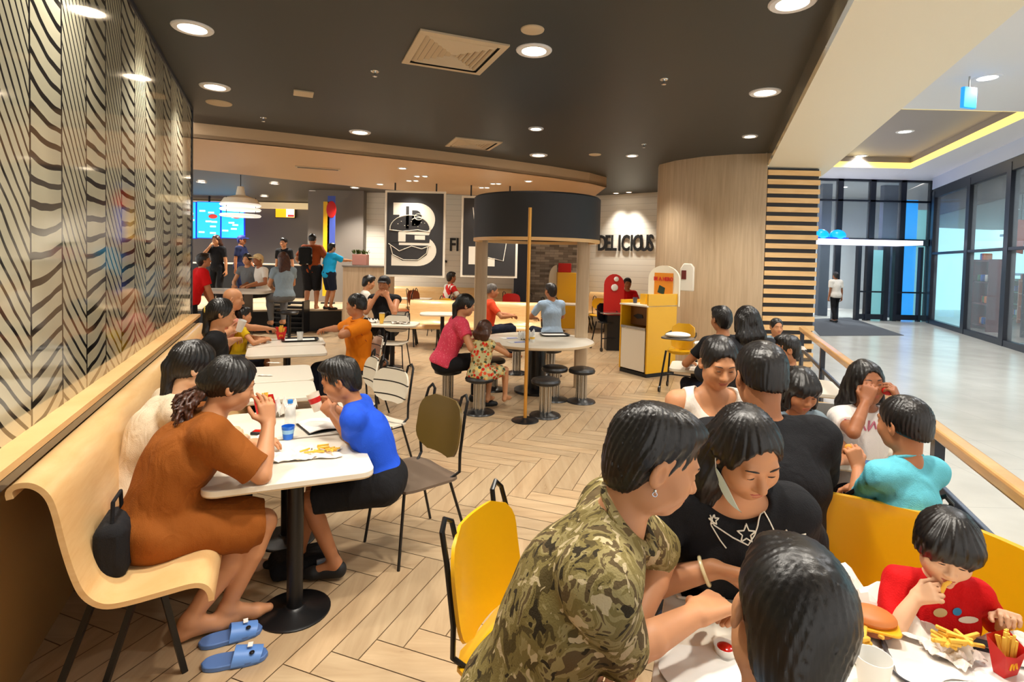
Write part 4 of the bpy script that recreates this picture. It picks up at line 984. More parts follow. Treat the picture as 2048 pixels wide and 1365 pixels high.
# ------------------------------------------------------------------ round table group
cx, cy = .36, 7.32
e = thing('round_canopy_table', 'large round white table under a dark drum canopy carried by two wooden posts', 'table', (cx, cy, 0))
c = MB(); c.lathe([(.0001, .70), (.73, .70), (.75, .69), (.75, .672), (.0001, .67)], n=64); c.build('tabletop', M['white'], e)
c = MB(); c.lathe([(.751, .698), (.756, .69), (.756, .67), (.74, .664)], n=64); c.build('edge_band', M['edge'], e)
c = MB(); c.lathe([(.0001, .67), (.3, .67), (.3, .64), (.12, .6), (.12, .05), (.3, .03), (.3, 0)], n=32); c.build('pedestal', M['blackpl'], e)
ca = (-.43-cx, 7.62-cy); cb_ = (.98-cx, 7.62-cy)
for q in (ca, cb_):
    c = MB(); c.prism([(q[0]+x, q[1]+y) for x, y in rrect(.17, .13, .02, 3)], 0, 2.1); c.build('wooden_post', M['oak'], e)
dc = (.31-cx, 7.3-cy)
c = MB(); c.lathe([(.83, 2.03), (.83, 2.55), (.81, 2.57), (.0001, 2.58)], (*dc, 0), 72); c.lathe([(.0001, 2.50), (.80, 2.50), (.80, 2.03), (.83, 2.03)], (*dc, 0), 72); c.build('drum_canopy', M['charcoal'], e)
c = MB(); c.lathe([(.832, 1.99), (.832, 2.03), (.77, 2.032), (.77, 1.99), (.832, 1.99)], (*dc, 0), 72); c.build('canopy_rim', M['oaklight'], e)
e = thing('gold_pole', 'slim golden wooden pole on a round black base in front of the round table', 'pole', W(1050, 842, 0))
c = MB(); c.cyl((0, 0, .01), (0, 0, 2.32), .019, n=16); c.build('pole', M['gold'], e)
c = MB(); c.lathe([(.0001, .035), (.03, .035), (.05, .02), (.14, .014), (.15, .006), (.15, 0)], n=36); c.build('base_plate', M['blackpl'], e)
for u, v, l in ((895, 806, 'black round stool under the woman in the pink shirt'), (958, 826, 'black round stool under the small girl in the patterned dress'), (1090, 832, 'black round stool on a fluted steel column just beside the golden pole'), (1162, 804, 'black round stool standing furthest toward the yellow waste station'),
    (1108, 800, 'black round stool half hidden behind the stool beside the golden pole'), (985, 780, 'black round stool partly hidden behind the small girl')):
    m_stool(l, W(u, v, 0))
m_stool('black round stool on the far side under the round table', (.62, 8.35, 0)); m_stool('black round stool behind the pedestal of the round table', (.1, 8.45, 0))
# ------------------------------------------------------------------ back benches, tables, chairs
m_bench('long low-backed plywood bench standing free in the middle of the room', (-2.05, 11.2), (.6, 11.2), 'plywood_bench', -1, .55, .88, .43, 6)
m_bench('long plywood bench against the white back wall under the posters', (-3.6, 15.05), (.0, 15.05), 'plywood_bench', -1, .5, .95, .43, 5)
e = m_bench('plywood bench against the lettered white wall', (2.1, 14.5), (3.15, 13.68), 'plywood_bench', -1, .5, .95, .43, 3)
m_table('white round-cornered table before the free-standing bench', W(885, 627, .7), .85, .6, .1, r=.2)
m_table('small white table of the man holding his food in both hands', (-1.88, 8.72, 0), .8, .6, 0, r=.1)
m_table('white table of the elderly man in red behind the round table', W(1030, 616, .7)+Vector((.1, 0, 0)), 1.0, .6, .1, r=.1)
m_table('white table beside the man in the pale blue shirt', W(1120, 608, .7)+Vector((0, .2, 0)), .9, .6, -.2, r=.1)
m_table('white table by the lettered wall next to the high chair', W(1195, 592, .7)+Vector((0, 0, 0)), .7, .6, -.4, r=.1)
for u, v, rz, l, bm in ((786, 741, 178, 'cream slatted chair turned away before the man with both hands at his mouth', slat), (1100, 672, 185, 'cream shell chair of the man in the pale blue shirt', mat('cream_shell', (214, 206, 190), .4)),
        (978, 650, 200, 'dark brown chair behind the left post of the round table', M['oliveback']), (1045, 655, 170, 'dark brown chair between the posts of the round table', M['greyseat']), (880, 672, 150, 'yellow chair partly hidden by the woman in the pink shirt', M['yellow']),
        (1196, 665, 160, 'yellow chair between the wooden post and the waste station', M['yellow'])):
    m_chair(l, W(u, v, 0), math.radians(rz), bm, bm)

p = W(636, 336, HS); e = thing('slot_diffuser', 'long cream slot diffuser in the tan soffit before the counter area', 'air vent', (p.x, p.y, HS), .35)
c = MB(); c.box((0, 0, -.008), (.75, .16, .016)); c.build('frame', spk, e, bevel=.003); c = MB()
for y in (-.03, .03): c.box((0, y, -.017), (.68, .03, .004))
c.build('slot', M['black'], e, smooth=False)
rb = mat('rust_shell', (150, 72, 34), .4)
for u, Y, rz, l, m_ in ((806, 13.6, 100, 'rust brown shell chair at the back wall under the burger poster', rb), (838, 13.9, 240, 'rust brown shell chair facing the other one at the back wall bench', rb), (884, 13.2, 90, 'navy chair beside the person in the red and white shirt', M['navyframe']), (1028, 13.4, 200, 'red shell chair near the navy post at the back', M['red'])):
    q = WY(u, 600, Y); m_chair(l, (q.x, Y, 0), math.radians(rz), m_, m_, tall=.92, w=.46)
m_table('white table under the burger poster between the rust brown chairs', (WY(824, 600, 13.75).x, 14.3, 0), .8, .55, 0)
# ------------------------------------------------------------------ waste station, high chairs
A, B, C_ = W(1237, 742, 0), W(1292, 757, 0), W(1349, 748, 0)
fx = (B-A); fw = fx.length; fxn = fx.normalized(); rz = math.atan2(fxn.y, fxn.x); dp = .62
e = thing('waste_station', 'tall yellow waste station with a white arched back board and a tray on top', 'waste bin', A, rz)
def bx(name, m, lo, hi, bev=.004): c = MB(); c.box2(lo, hi); return c.build(name, m, e, smooth=False, bevel=bev)
bx('plinth', M['black'], (.01, .01, 0), (fw-.01, dp-.01, .06))
bx('side_panel', M['yellow'], (fw-.03, 0, .06), (fw, dp, 1.28)); bx('side_panel', M['yellow'], (0, 0, .06), (.03, dp, 1.16)); bx('back_panel', M['yellow'], (.03, dp-.02, .06), (fw-.03, dp, 1.2))
bx('door', M['white'], (.05, -.012, .08), (fw-.05, .01, .72)); bx('opening_frame', M['steel'], (.04, -.02, .72), (fw-.04, .02, .76))
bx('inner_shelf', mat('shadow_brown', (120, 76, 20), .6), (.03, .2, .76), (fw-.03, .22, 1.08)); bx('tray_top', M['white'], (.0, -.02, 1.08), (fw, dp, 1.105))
c = MB(); c.ext([(.1, .8), (.2, .84), (.3, .83), (.32, .78), (.2, .76)], Matrix.Translation((.0, .185, .1)), .01); c.build('printed_mark', M['black'], e)
pts = [(-.02, 1.08)]+[(-.02, 1.5)]+[(.26+.28*math.cos(math.radians(t)), 1.5+.22*math.sin(math.radians(t))) for t in range(180, -1, -12)]+[(.54, 1.08)]
c = MB(); c.ext([(x*fw/.52, z) for x, z in pts], Matrix.Translation((0, dp, 0)), .03); bb = c.build('back_board', M['cream'], e, angle=30)
q = MB(); q.box2((.12, dp-.008, 1.2), (fw-.1, dp-.001, 1.6)); po = q.build('poster', mat('orange_poster', (226, 140, 10), .5), e)
text('BE A HERO', .085, frame(((fw+.02)/2, dp-.012, 1.5), (1, 0, 0)), M['red'], 'poster_text', po, .002, .003)
q = MB(); q.ext([(.2, 1.28), (.34, 1.25), (.36, 1.36), (.24, 1.4)], Matrix.Translation((0, dp-.014, 0)), .005); q.build('poster_mark', mat('dark_green', (20, 50, 30), .5), po)
pm = Matrix.Rotation(rz, 4, 'Z'); tp = lambda x, y, z: A+(pm @ Vector((x, y, z)))
for x, l, hh in ((.12, 'small grey cup left on the tray top of the waste station', .09), (.34, 'yellow paper bag standing on the waste station top', .16)):
    c = MB(); (c.lathe([(.0001, 0), (.03, 0), (.038, hh), (.034, hh), (.028, .006), (.0001, .006)], n=16) if x < .2 else c.box((0, 0, hh/2), (.12, .09, hh)))
    o = c.build('cup' if x < .2 else 'paper_bag', mat('grey_cup', (70, 72, 90), .4) if x < .2 else M['yellow'], loc=tp(x, .2, 1.107), rz=rz); tag(o, l, 'cup' if x < .2 else 'bag')
def m_highchair(label, loc, rz, sm, tray, group=None):
    e = thing('high_chair', label, 'high chair', loc, rz, group)
    for x in (-1, 1):
        for y0, y1 in ((.1, .2), (-.12, -.24)):
            l = MB(); l.tube([(x*.17, y0, .56), (x*.22, y1, .05)], .014, 8); l.build('leg', M['black'], e)
            l = MB(); l.lathe([(.0001, -.012), (.04, -.012), (.04, .012), (.0001, .012)], n=16); o = l.build('wheel', M['blackpl'], e); o.location = (x*.22, y1, .041); o.rotation_euler = (0, math.pi/2, 0)
    b = MB(); b.sheet(backshell(.32, .56, .92, -.15, .12, .04, rr=.08), 8, 8, .02); b.build('backrest', sm, e)
    b = MB(); b.sheet(seatshell(.32, .3, .56, 0), 8, 8, .03); b.build('seat', sm, e)
    b = MB(); b.prism([(x, y+.17) for x, y in rrect(.42, .26, .08)], .74, .765); b.build('tray', tray, e, bevel=.006)
    for x in (-1, 1): b = MB(); b.tube([(x*.17, -.16, .8), (x*.2, 0, .78), (x*.19, .12, .745)], .011, 8); b.build('arm', M['black'], e)
    b = MB(); b.tube([(-.2, .15, .25), (.2, .15, .25)], .01, 8); b.build('footrest', M['black'], e)
    return e
greyp = mat('grey_plastic', (116, 108, 100), .4)
m_highchair('yellow high chair with a grey tray parked beside the yellow waste station', W(1358, 783, 0), math.radians(150), M['yellow'], greyp)
m_highchair('black high chair on wheels next to the white table by the lettered wall', W(1212, 700, 0), math.radians(200), M['blackpl'], M['steel'])
c = MB(); c.ball((0, 0, .03), (.17, .12, .04), 8); rr_ = W(1358, 783, 0)+Matrix.Rotation(math.radians(150), 3, 'Z') @ Vector((0, .17, .768))
tag(c.build('crumpled_paper', M['paper'], loc=rr_), 'heap of crumpled white paper on the yellow high chair tray', 'paper')
# towel dispenser on the wood wall
p = WY(1370, 552, 8.9); e = thing('paper_dispenser', 'white plastic towel dispenser on the curved wood wall above the high chair', 'dispenser', (p.x, 8.78, p.z), math.radians(-24))
c = MB(); c.ext([(-.1, -.24), (.11, -.24), (.11, .14), (.06, .2), (-.05, .2), (-.1, .12)], Matrix.Translation((0, -.11, 0)), .12); c.build('housing', M['white'], e, bevel=.015)
c = MB(); c.box((-.04, -.115, .02), (.07, .008, .14)); c.build('label', mat('dark_red_label', (110, 40, 36), .4), e)
# ------------------------------------------------------------------ hanging posters
brd = mat('poster_board', (50, 49, 50), .55); crm = mat('poster_cream', (240, 234, 218), .6)
def poster(label, u0, v0, u1, v1, Y, ex=1.0):
    a, b = WY(u0, v0, Y), WY(u1, v1, Y); w, hh = b.x-a.x, a.z-b.z; cxp = (a.x+b.x)/2
    e = thing('hanging_poster', label, 'poster', (cxp, Y, b.z), 0, 'framed posters hanging from the tan soffit')
    c = MB(); c.box((0, .0, hh/2), (w, .04, hh)); c.build('frame', crm, e, smooth=False, bevel=.004)
    c = MB(); c.box((0, -.024, hh/2), (w-.09, .01, hh-.09)); bd = c.build('board', brd, e, smooth=False)
    for x in (-.34, .34):
        r = MB(); r.cyl((x*w, 0, hh), (x*w, 0, HS-b.z), .016, n=8); r.build('hanging_rod', M['black'], e)
    return e, w, hh, bd
e, w, hh, bd = poster('framed dark poster with a large white letter B and burger drawing, hanging on rods', 771, 381, 889, 556, 11.5)
Yf = -.032
def P2(c, pts, d=.004, y=Yf): c.ext(pts, Matrix.Translation((0, y, 0)), d)
def arc(cx, cz, rx, rz_, a0, a1, n=14): return [(cx+rx*math.cos(math.radians(a0+(a1-a0)*i/n)), cz+rz_*math.sin(math.radians(a0+(a1-a0)*i/n))) for i in range(n+1)]
c = MB(); x0 = -.36*w
P2(c, [(x0, .86*hh), (x0, .72*hh), (x0+.1*w, .72*hh), (x0+.1*w, .26*hh), (x0-.02*w, .26*hh), (x0-.02*w, .13*hh)]+arc(.04*w, .31*hh, .32*w, .18*hh, -90, 60)+[(.24*w, .5*hh)]+arc(.04*w, .67*hh, .29*w, .19*hh, -40, 90))
c.build('letter', crm, bd, smooth=False)
c = MB()
P2(c, arc(.02*w, .685*hh, .09*w, .09*hh, -90, 90)+[(-.05*w, .775*hh), (-.05*w, .595*hh)], y=Yf-.004)
P2(c, [(-.40*w, .56*hh)]+arc(-.08*w, .56*hh, .32*w, .15*hh, 180, 0)[1:-1]+[(.24*w, .56*hh), (.2*w, .53*hh), (-.38*w, .53*hh)], y=Yf-.004)
P2(c, [(-.42*w, .50*hh), (.26*w, .49*hh), (.24*w, .40*hh), (-.40*w, .40*hh)], y=Yf-.004)
P2(c, [(-.42*w, .37*hh), (.24*w, .37*hh), (.2*w, .26*hh), (.05*w, .19*hh), (-.2*w, .19*hh), (-.38*w, .26*hh)], y=Yf-.004)
P2(c, [(-.15*w, .56*hh), (-.1*w, .56*hh), (-.1*w, .82*hh), (-.15*w, .82*hh)], y=Yf-.004)
c.build('burger_drawing', brd, bd, smooth=False)
c = MB(); y = Yf-.008
for ln in (arc(-.08*w, .56*hh, .33*w, .16*hh, 185, -5), [(-.42*w, .545*hh), (-.2*w, .53*hh), (.05*w, .55*hh), (.25*w, .53*hh)], [(-.43*w, .385*hh), (-.25*w, .30*hh), (-.05*w, .36*hh), (.12*w, .33*hh), (.26*w, .37*hh)], [(-.4*w, .36*hh), (-.36*w, .26*hh), (-.18*w, .2*hh), (.06*w, .2*hh), (.2*w, .28*hh), (.22*w, .36*hh)],
           arc(.06*w, .70*hh, .07*w, .035*hh, 0, 330), arc(.06*w, .66*hh, .11*w, .03*hh, 20, 170)):
    c.tube([(x, y, z) for x, z in ln], .008, 5)
for i in range(9):
    c.ball((-.28*w+i*.055*w, y, .615*hh+.03*hh*math.sin(i*1.9)), (.012, .004, .007), 4)
P2(c, [(-.27*w, .52*hh), (-.15*w, .52*hh), (-.15*w, .41*hh), (-.27*w, .41*hh)], y=Yf-.01)
P2(c, [(0, .485*hh), (.17*w, .485*hh), (.17*w, .435*hh), (0, .435*hh)], d=.002, y=Yf-.01)
c.build('drawing_lines', crm, bd)
e, w, hh, bd = poster('framed dark poster with white cup and box outlines, half hidden behind the round canopy', 924, 392, 1034, 557, 11.6)
c = MB()
P2(c, [(-.36*w, .38*hh), (-.36*w, .16*hh), (-.14*w, .16*hh), (-.14*w, .38*hh)]); P2(c, [(-.02*w, .24*hh), (.1*w, .24*hh), (.1*w, .14*hh), (-.02*w, .14*hh)])
P2(c, arc(.12*w, .62*hh, .16*w, .05*hh, 180, 360)+[(.28*w, .86*hh), (-.2*w, .86*hh)])
c.tube([(.36*w, Yf, .72*hh), (.25*w, Yf, .21*hh), (-.02*w, Yf, .25*hh)], .008, 5); c.tube([(-.3*w, Yf, .86*hh), (-.22*w, Yf, .4*hh)], .008, 5)
c.build('drawing_lines', crm, bd)
# ------------------------------------------------------------------ wall lettering
blk = mat('letter_black', (20, 19, 18), .5)
a, b = Vector((2.0, 14.7, 0)), Vector((4.2, 13.0, 0)); dd = (b-a).normalized(); nn = Vector((dd.y, -dd.x, 0))
def on_wall(u, v):
    r = ray(u, v); t = (a-Vector((0, 0, CAMH))).dot(nn)/r.dot(nn); return Vector((0, 0, CAMH))+r*t
p0, p1 = on_wall(1199, 488), on_wall(1303, 488); sp = (p1-p0).length
for i, ch in enumerate('DELICIOUS'):
    p = p0+(p1-p0)*((i+.5)/8.6); o = text(ch, .56, frame((0, 0, 0), dd) @ Matrix.Diagonal((.62, 1, 1, 1)), blk, 'wall_letter', None, .015, .012)
    o.location = p+nn*.02; tag(o, 'black block letter %s of the word on the white tiled wall' % ch if ch != 'I' else 'black letter I, %s, on the white tiled wall' % ('the one after L' if i == 3 else 'the one between C and O'), 'letter', 'lettering on the white tiled wall')
for ch, u, v, sz in (('F', 905, 491, .5), ('I', 915, 491, .5), ('r', 889, 526, .4)):
    p = WY(u, v, 15.18); o = text(ch, sz, frame((0, 0, 0), (1, 0, 0)) @ Matrix.Diagonal((.8, 1, 1, 1)), blk, 'wall_letter', None, .015, .01); o.location = p; tag(o, 'black letter %s on the white back wall between the two hanging posters' % ch, 'letter', 'lettering between the posters')
# ------------------------------------------------------------------ counter area
cyan = mat('menu_cyan', (40, 190, 240), .4, emit=.95, ec=(30, 180, 240)); mk = mat('menu_white', (240, 240, 240), .4, emit=.8, ec=(240, 240, 240)); mblue = mat('menu_blue', (20, 40, 190), .4, emit=.6, ec=(20, 40, 200))
def screen(name, label, u0, v0, u1, v1, Y, m, parent=None, fr=M['blackpl'], g=None, c_='screen'):
    a, b = WY(u0, v0, Y), WY(u1, v1, Y); w, hh = b.x-a.x, a.z-b.z; e = thing(name, label, c_, ((a.x+b.x)/2, Y, b.z), 0, g)
    c = MB(); c.box((0, 0, hh/2), (w, .06, hh)); c.build('casing', fr, e, smooth=False); c = MB(); c.box((0, -.035, hh/2), (w-.04, .01, hh-.04)); c.build('display', m, e, smooth=False)
    return e, w, hh
for i, (u0, u1, l) in enumerate(((350, 394, 'cyan menu screen mostly hidden by the end of the glass wall'), (394, 443, 'cyan menu screen in the middle of the row above the counter'), (443, 490, 'cyan menu screen nearest the dark grey wall, behind the pendant lamp'))):
    e, w, hh = screen('menu_screen', l, u0+.5, 403, u1-.5, 478, 17.2, cyan, g='menu screens above the counter', fr=mblue)
    c = MB(); r = random.Random(i)
    for k in range(7): c.box((r.uniform(-.35, .35)*w, -.042, r.uniform(.15, .85)*hh), (.18, .004, .05))
    c.build('menu_text', mk, e)
    c = MB(); c.cyl((0, 0, hh), (0, 0, HB+.04-e.location.z), .03, n=8); c.build('mount', M['black'], e)
    c = MB(); c.ball((.18*w, -.044, .6*hh), (.14, .006, .07), 8); c.build('menu_picture', mat('menu_red', (226, 60, 50), .4, emit=.5, ec=(226, 60, 50)), e)
e, w, hh = screen('promo_screen', 'small promotional screen with yellow and white picture on the dark grey wall', 551, 415, 591, 437, 18.5, mat('promo_yellow', (250, 190, 20), .4, emit=.8, ec=(250, 190, 20)))
c = MB(); c.box((.26*w, -.044, .5*hh), (.4*w, .006, .8*hh)); c.build('picture_white', mk, e); c = MB(); c.box((.3*w, -.05, .22*hh), (.3*w, .006, .18*hh)); c.build('picture_red', bpy.data.materials['menu_red'], e)
# pendant
p = WY(481, 436, 11.0); e = thing('pendant_lamp', 'cream pendant lamp with three white rings hanging before the menu screens', 'lamp', p)
c = MB(); c.lathe([(.06, .62), (.09, .45), (.3, .38), (.36, .28), (.36, .25), (.29, .36), (.08, .43), (.05, .6)], n=36); c.build('shade', M['cream'], e)
c = MB()
for z, r in ((.23, .36), (.14, .36), (.02, .36)): c.lathe([(r, z), (r+.02, z+.025), (r, z+.05), (r-.12, z+.045), (r-.12, z+.005), (r, z)], n=36)
c.build('ring', mat('lit_white_ring', (250, 248, 240), .4, emit=.5, ec=(255, 250, 240)), e)
c = MB()
for an in (0, 2.09, 4.19): c.cyl((.3*math.cos(an), .3*math.sin(an), .03), (.3*math.cos(an), .3*math.sin(an), .4), .006, n=6)
c.cyl((0, 0, .6), (0, 0, HB-p.z), .008, n=8); c.build('cord', M['black'], e)
# counters
def counter(name, label, u0, v0, u1, v1, Y, dpt, m, top, z0=.5, cat='counter'):
    a, b = WY(u0, v0, Y), WY(u1, v1, Y); e = thing(name, label, cat, ((a.x+b.x)/2, Y+dpt/2, z0)); w = b.x-a.x; hh = a.z-z0
    c = MB(); c.box((0, 0, hh/2), (w, dpt, hh)); c.build('body', m, e, smooth=False, bevel=.004); c = MB(); c.box((0, 0, hh+.02), (w+.04, dpt+.04, .04)); c.build('top', top, e, smooth=False, bevel=.006); return e, hh
counter('order_counter', 'dark order counter with a cream top behind the customers', 380, 527, 606, 600, 16.0, .7, M['black'], M['white'])
e, ch = counter('wood_counter', 'grey-brown wooden counter carrying the planter box', 686, 534, 776, 640, 12.05, .6, M['oak'], M['greywall'], z0=0)
pl = WY(720, 528, 12.3); e = thing('planter_box', 'pinkish planter box with green leaves standing on the wooden counter', 'planter', (pl.x, 12.35, ch+.042))
c = MB(); c.box((0, 0, .12), (.32, .22, .24)); c.build('box', mat('pink_box', (184, 128, 116), .6), e, bevel=.006)
c = MB(); r = random.Random(5)
for k in range(70):
    x, y = r.uniform(-.15, .15), r.uniform(-.1, .1); an = r.uniform(0, 6.28); t = r.uniform(.05, .14); z = .24; d = Vector((math.cos(an)*.6, math.sin(an)*.6, 1)).normalized(); q = Vector((x, y, z)); sdv = d.cross(Vector((0, 0, 1))).normalized()*.02
    c.add([q, q+d*t*.6+sdv, q+d*t, q+d*t*.6-sdv], [(0, 1, 2, 3)])
c.build('leaves', mat('leaf_green', (74, 96, 34), .6), e)
for u, v, m_, l, w_, z1 in ((652, 372, mat('banner_yellow', (244, 190, 10), .5), 'tall yellow banner beside the dark grey column', .16, 2.65), (662, 372, mat('banner_blue', (70, 90, 180), .5), 'tall blue banner with a red emblem behind the yellow banner', .2, 2.8)):
    p = WY(u, 500, 14.3 if 'yellow' in l else 14.72); e = thing('banner', l, 'banner', (p.x, p.y, .5)); c = MB(); c.box((0, 0, .02), (.2, .14, .04)); c.cyl((0, .03, 0), (0, .03, z1), .01, n=8); c.build('stand', M['black'], e)
    c = MB(); c.box((0, 0, z1/2+.1), (w_, .01, z1-.2)); c.build('fabric', m_, e)
    if 'blue' in l: c = MB(); c.ball((0, -.01, z1-.35), (.13, .012, .22), 8); c.build('red_emblem', M['red'], e)
# high table with stools at left, under the menu screens
hp_ = W(470, 580, 1.05); e = thing('high_table', 'high white table with cut corners near the end of the glass wall', 'table', (hp_.x, hp_.y, 0), .12)
c = MB(); c.prism(rrect(1.35, .95, .16, 4), 1.0, 1.05); c.build('tabletop', M['white'], e); c = MB(); c.box((0, 0, .5), (.5, .5, 1.0)); c.build('pedestal', M['blackpl'], e, smooth=False)
HTP = Vector((hp_.x, hp_.y, 0))
def bar_stool(label, loc, z=.72):
    e = thing('bar_stool', label, 'stool', loc, 0, 'bar stools at the high table')
    c = MB(); c.lathe([(.0001, z), (.15, z), (.17, z-.03), (.15, z-.06), (.0001, z-.06)], n=24); c.build('seat', M['stool'], e); c = MB(); c.cyl((0, 0, .02), (0, 0, z-.05), .03, n=12); c.build('column', M['black'], e)
    c = MB(); c.lathe([(.0001, .03), (.18, .02), (.2, 0)], n=28); c.build('base_plate', M['blackpl'], e); c = MB(); c.tube([(.16*math.cos(t*.5), .16*math.sin(t*.5), .28) for t in range(13)], .01, 6, closed=True); c.build('foot_ring', M['black'], e); return e
bar_stool('black bar stool, empty, standing before the louvred stand', W(578, 700, 0))
# louvred black stand under the woman in blue
p = W(575, 668, 0); e = thing('louvred_stand', 'low black stand with louvre slats below the high table seats', 'stand', (p.x-.05, p.y+.3, 0)); c = MB()
for k in range(6): c.box((0, 0, .12+.11*k), (.66, .34, .035))
c.build('slats', M['black'], e); c = MB()
pass
for x in (-.34, .34): c = MB(); c.box((x, 0, .36), (.04, .36, .72)); c.build('side_frame', M['blackpl'], e)
# yellow cabinet and white arch near the stone wall
p, q = WY(1115, 545, 14.3), WY(1152, 590, 14.3); e = thing('yellow_cabinet', 'yellow cabinet with a red sign on top before the stone wall', 'cabinet', ((p.x+q.x)/2, 14.45, 0))
c = MB(); c.box((0, 0, p.z/2), (q.x-p.x, .35, p.z)); c.build('body', M['yellow'], e, bevel=.01); c = MB(); c.box((-.05, 0, p.z+.12), (.34, .05, .24)); c.build('red_sign', M['red'], e, bevel=.01)
c = MB(); c.ext([(-.45, 0), (-.45, 1.3)]+[(-.24+.21*math.cos(math.radians(t)), 1.3+.35*math.sin(math.radians(t))) for t in range(180, 80, -15)]+[(-.2, 0)], Matrix.Translation((0, .14, 0)), .04); c.build('side_board', M['cream'], e)
# ------------------------------------------------------------------ right side: tables, booth, chairs
def tabR(label, a0, a1, b0, b1, **k):
    return m_table(label, R_((a0+a1)/2, (b0+b1)/2), b1-b0, a1-a0, -RA, **k)
tabR('large white family table in front of the camera with phone, tray, burger and wrappers', 1.16, 1.84, -.12, 1.0)
tabR('white table with the magazine beside the boy in the turquoise polo', 3.34, 3.96, .42, 1.04)
tabR('white table between the woman in the white tank top and the man in black', 3.40, 3.98, -.22, .37)
tabR('white table with a green-brown edge beside the railing behind the girl in the white tee', 5.15, 5.80, .42, 1.03)
tabR('white table between the woman in the dark jacket and the small child', 6.3, 6.95, .1, .75)
tabR('small white table littered with paper behind the woman in the white tank top', 5.7, 6.2, -.42, .06)
# yellow booth behind the family table
e = thing('yellow_booth', 'large curved yellow booth seat wrapping the far side of the family table', 'booth', R_(2.3, .5))
o = R_(2.3, .5)
path = [R_(2.42, -.05)-o, R_(2.46, .25)-o, R_(2.44, .55)-o, R_(2.36, .80)-o, R_(2.18, .95)-o, R_(1.9, 1.0)-o, R_(1.5, 1.01)-o, R_(1.1, 1.01)-o]
def bez(t):
    x = t*(len(path)-1); i = min(int(x), len(path)-2); f = x-i; P0 = path[max(i-1, 0)]; P1 = path[i]; P2_ = path[i+1]; P3 = path[min(i+2, len(path)-1)]
    return .5*((2*P1)+(P2_-P0)*f+(2*P0-5*P1+4*P2_-P3)*f*f+(-P0+3*P1-3*P2_+P3)*f**3)
def tn(t): a, b = bez(max(t-.01, 0)), bez(min(t+.01, 1)); d = (b-a).normalized(); return Vector((d.y, -d.x, 0))
def shell(u, v): p = bez(u); n = tn(u); return p+n*(.0-.05*v)+Vector((0, 0, .10+.74*v))
c = MB(); c.sheet(shell, 36, 8, .03); c.build('back_shell', M['yellow'], e)
c = MB(); c.sheet(lambda u, v: bez(u*.5)+tn(u*.5)*(.0+.40*v)+Vector((0, 0, .43-.02*v*v)), 24, 4, .03); c.build('seat_shell', M['yellow'], e)
m_chair('yellow chair with a black loop frame behind the man in camouflage', (.10, 1.84, 0), math.radians(-116), M['yellow'], M['yellow'], seat=.42, tall=.84, w=.46, low=.05)
m_chair('yellow chair behind the woman in the white tank top beside the railing tables', R_(4.15, .72), math.radians(160), M['yellow'], M['yellow'], tall=.8)
m_chair('black framed chair of the man in the black tee seen from behind', R_(2.75, -.0), math.radians(0), M['greyseat'], M['greyseat'], tall=.8)
m_chair('dark chair under the boy in the turquoise polo', R_(2.85, .68), math.radians(-10), M['greyseat'], M['greyseat'], seat=.47, tall=.8)
# ------------------------------------------------------------------ cloth materials
def camofn(b, p):
    v = b.coord('Object', (1, 1, .8)); w = b.n.new('ShaderNodeVectorMath'); w.operation = 'ADD'
    nn = b.n.new('ShaderNodeTexNoise'); nn.inputs['Scale'].default_value = 14; b.link(v, nn.inputs['Vector']); sc = b.n.new('ShaderNodeVectorMath'); sc.operation = 'SCALE'; b.link(nn.outputs['Color'], sc.inputs[0]); sc.inputs['Scale'].default_value = .07
    b.link(v, w.inputs[0]); b.link(sc.outputs[0], w.inputs[1])
    n1 = b.noise(w.outputs[0], 13, 3, .55, 1.2); n2 = b.noise(w.outputs[0], 22, 2, .5, .8)
    c1 = b.ramp(n1, [(0, (84, 72, 40)), (.40, (84, 72, 40)), (.405, (126, 112, 66)), (.5, (126, 112, 66)), (.505, (152, 138, 92)), (.58, (152, 138, 92)), (.585, (96, 80, 52))], 'CONSTANT')
    k = b.m('GREATER_THAN', n2, .62); c2 = b.mix(k, c1, lin((196, 178, 140))); k2 = b.m('LESS_THAN', n2, .36)
    b.link(b.mix(k2, c2, lin((50, 42, 26))), p.inputs['Base Color'])
M['camo'] = cloth('camouflage_cloth', (120, 100, 60), fn=camofn)
def spotfn(base, cols, sc=30, th=.55):
    def f(b, p):
        vo = b.n.new('ShaderNodeTexVoronoi'); vo.inputs['Scale'].default_value = sc; b.link(b.coord(), vo.inputs['Vector'])
        r = b.ramp(b.xyz(vo.outputs['Color'])[0], [(i/len(cols), c) for i, c in enumerate(cols)], 'CONSTANT')
        k = b.m('LESS_THAN', vo.outputs['Distance'], th); b.link(b.mix(k, lin(base), r), p.inputs['Base Color'])
    return f
CB = cloth('black_cloth', (24, 24, 27)); CN = cloth('dark_denim', (28, 34, 52)); CW = cloth('white_cloth', (230, 222, 210)); CRD = cloth('red_cloth', (206, 16, 20)); CO = cloth('orange_cloth', (226, 126, 14))
CBR = cloth('rust_brown_cloth', (142, 78, 22)); CBL = cloth('royal_blue_cloth', (34, 84, 214)); CTQ = cloth('turquoise_cloth', (104, 196, 214)); CPK = cloth('pink_lace', (222, 70, 96), fn=spotfn((222, 70, 96), [(236, 130, 140), (222, 70, 96)], 60, .3))
CGR = cloth('grey_blue_cloth', (140, 158, 170)); CLB = cloth('pale_blue_cloth', (160, 184, 210)); CRU = cloth('rusty_orange_cloth', (150, 68, 24)); CCY = cloth('cyan_cloth', (30, 176, 236)); CNV = cloth('navy_cloth', (20, 28, 60)); CYL = cloth('yellow_cloth', (214, 180, 30)); CRO = cloth('red_orange_cloth', (224, 74, 40)); CHO = cloth('cream_hoodie', (226, 206, 178)); CGY = cloth('grey_cloth', (110, 112, 114)); CDJ = cloth('dark_jacket', (38, 38, 42))
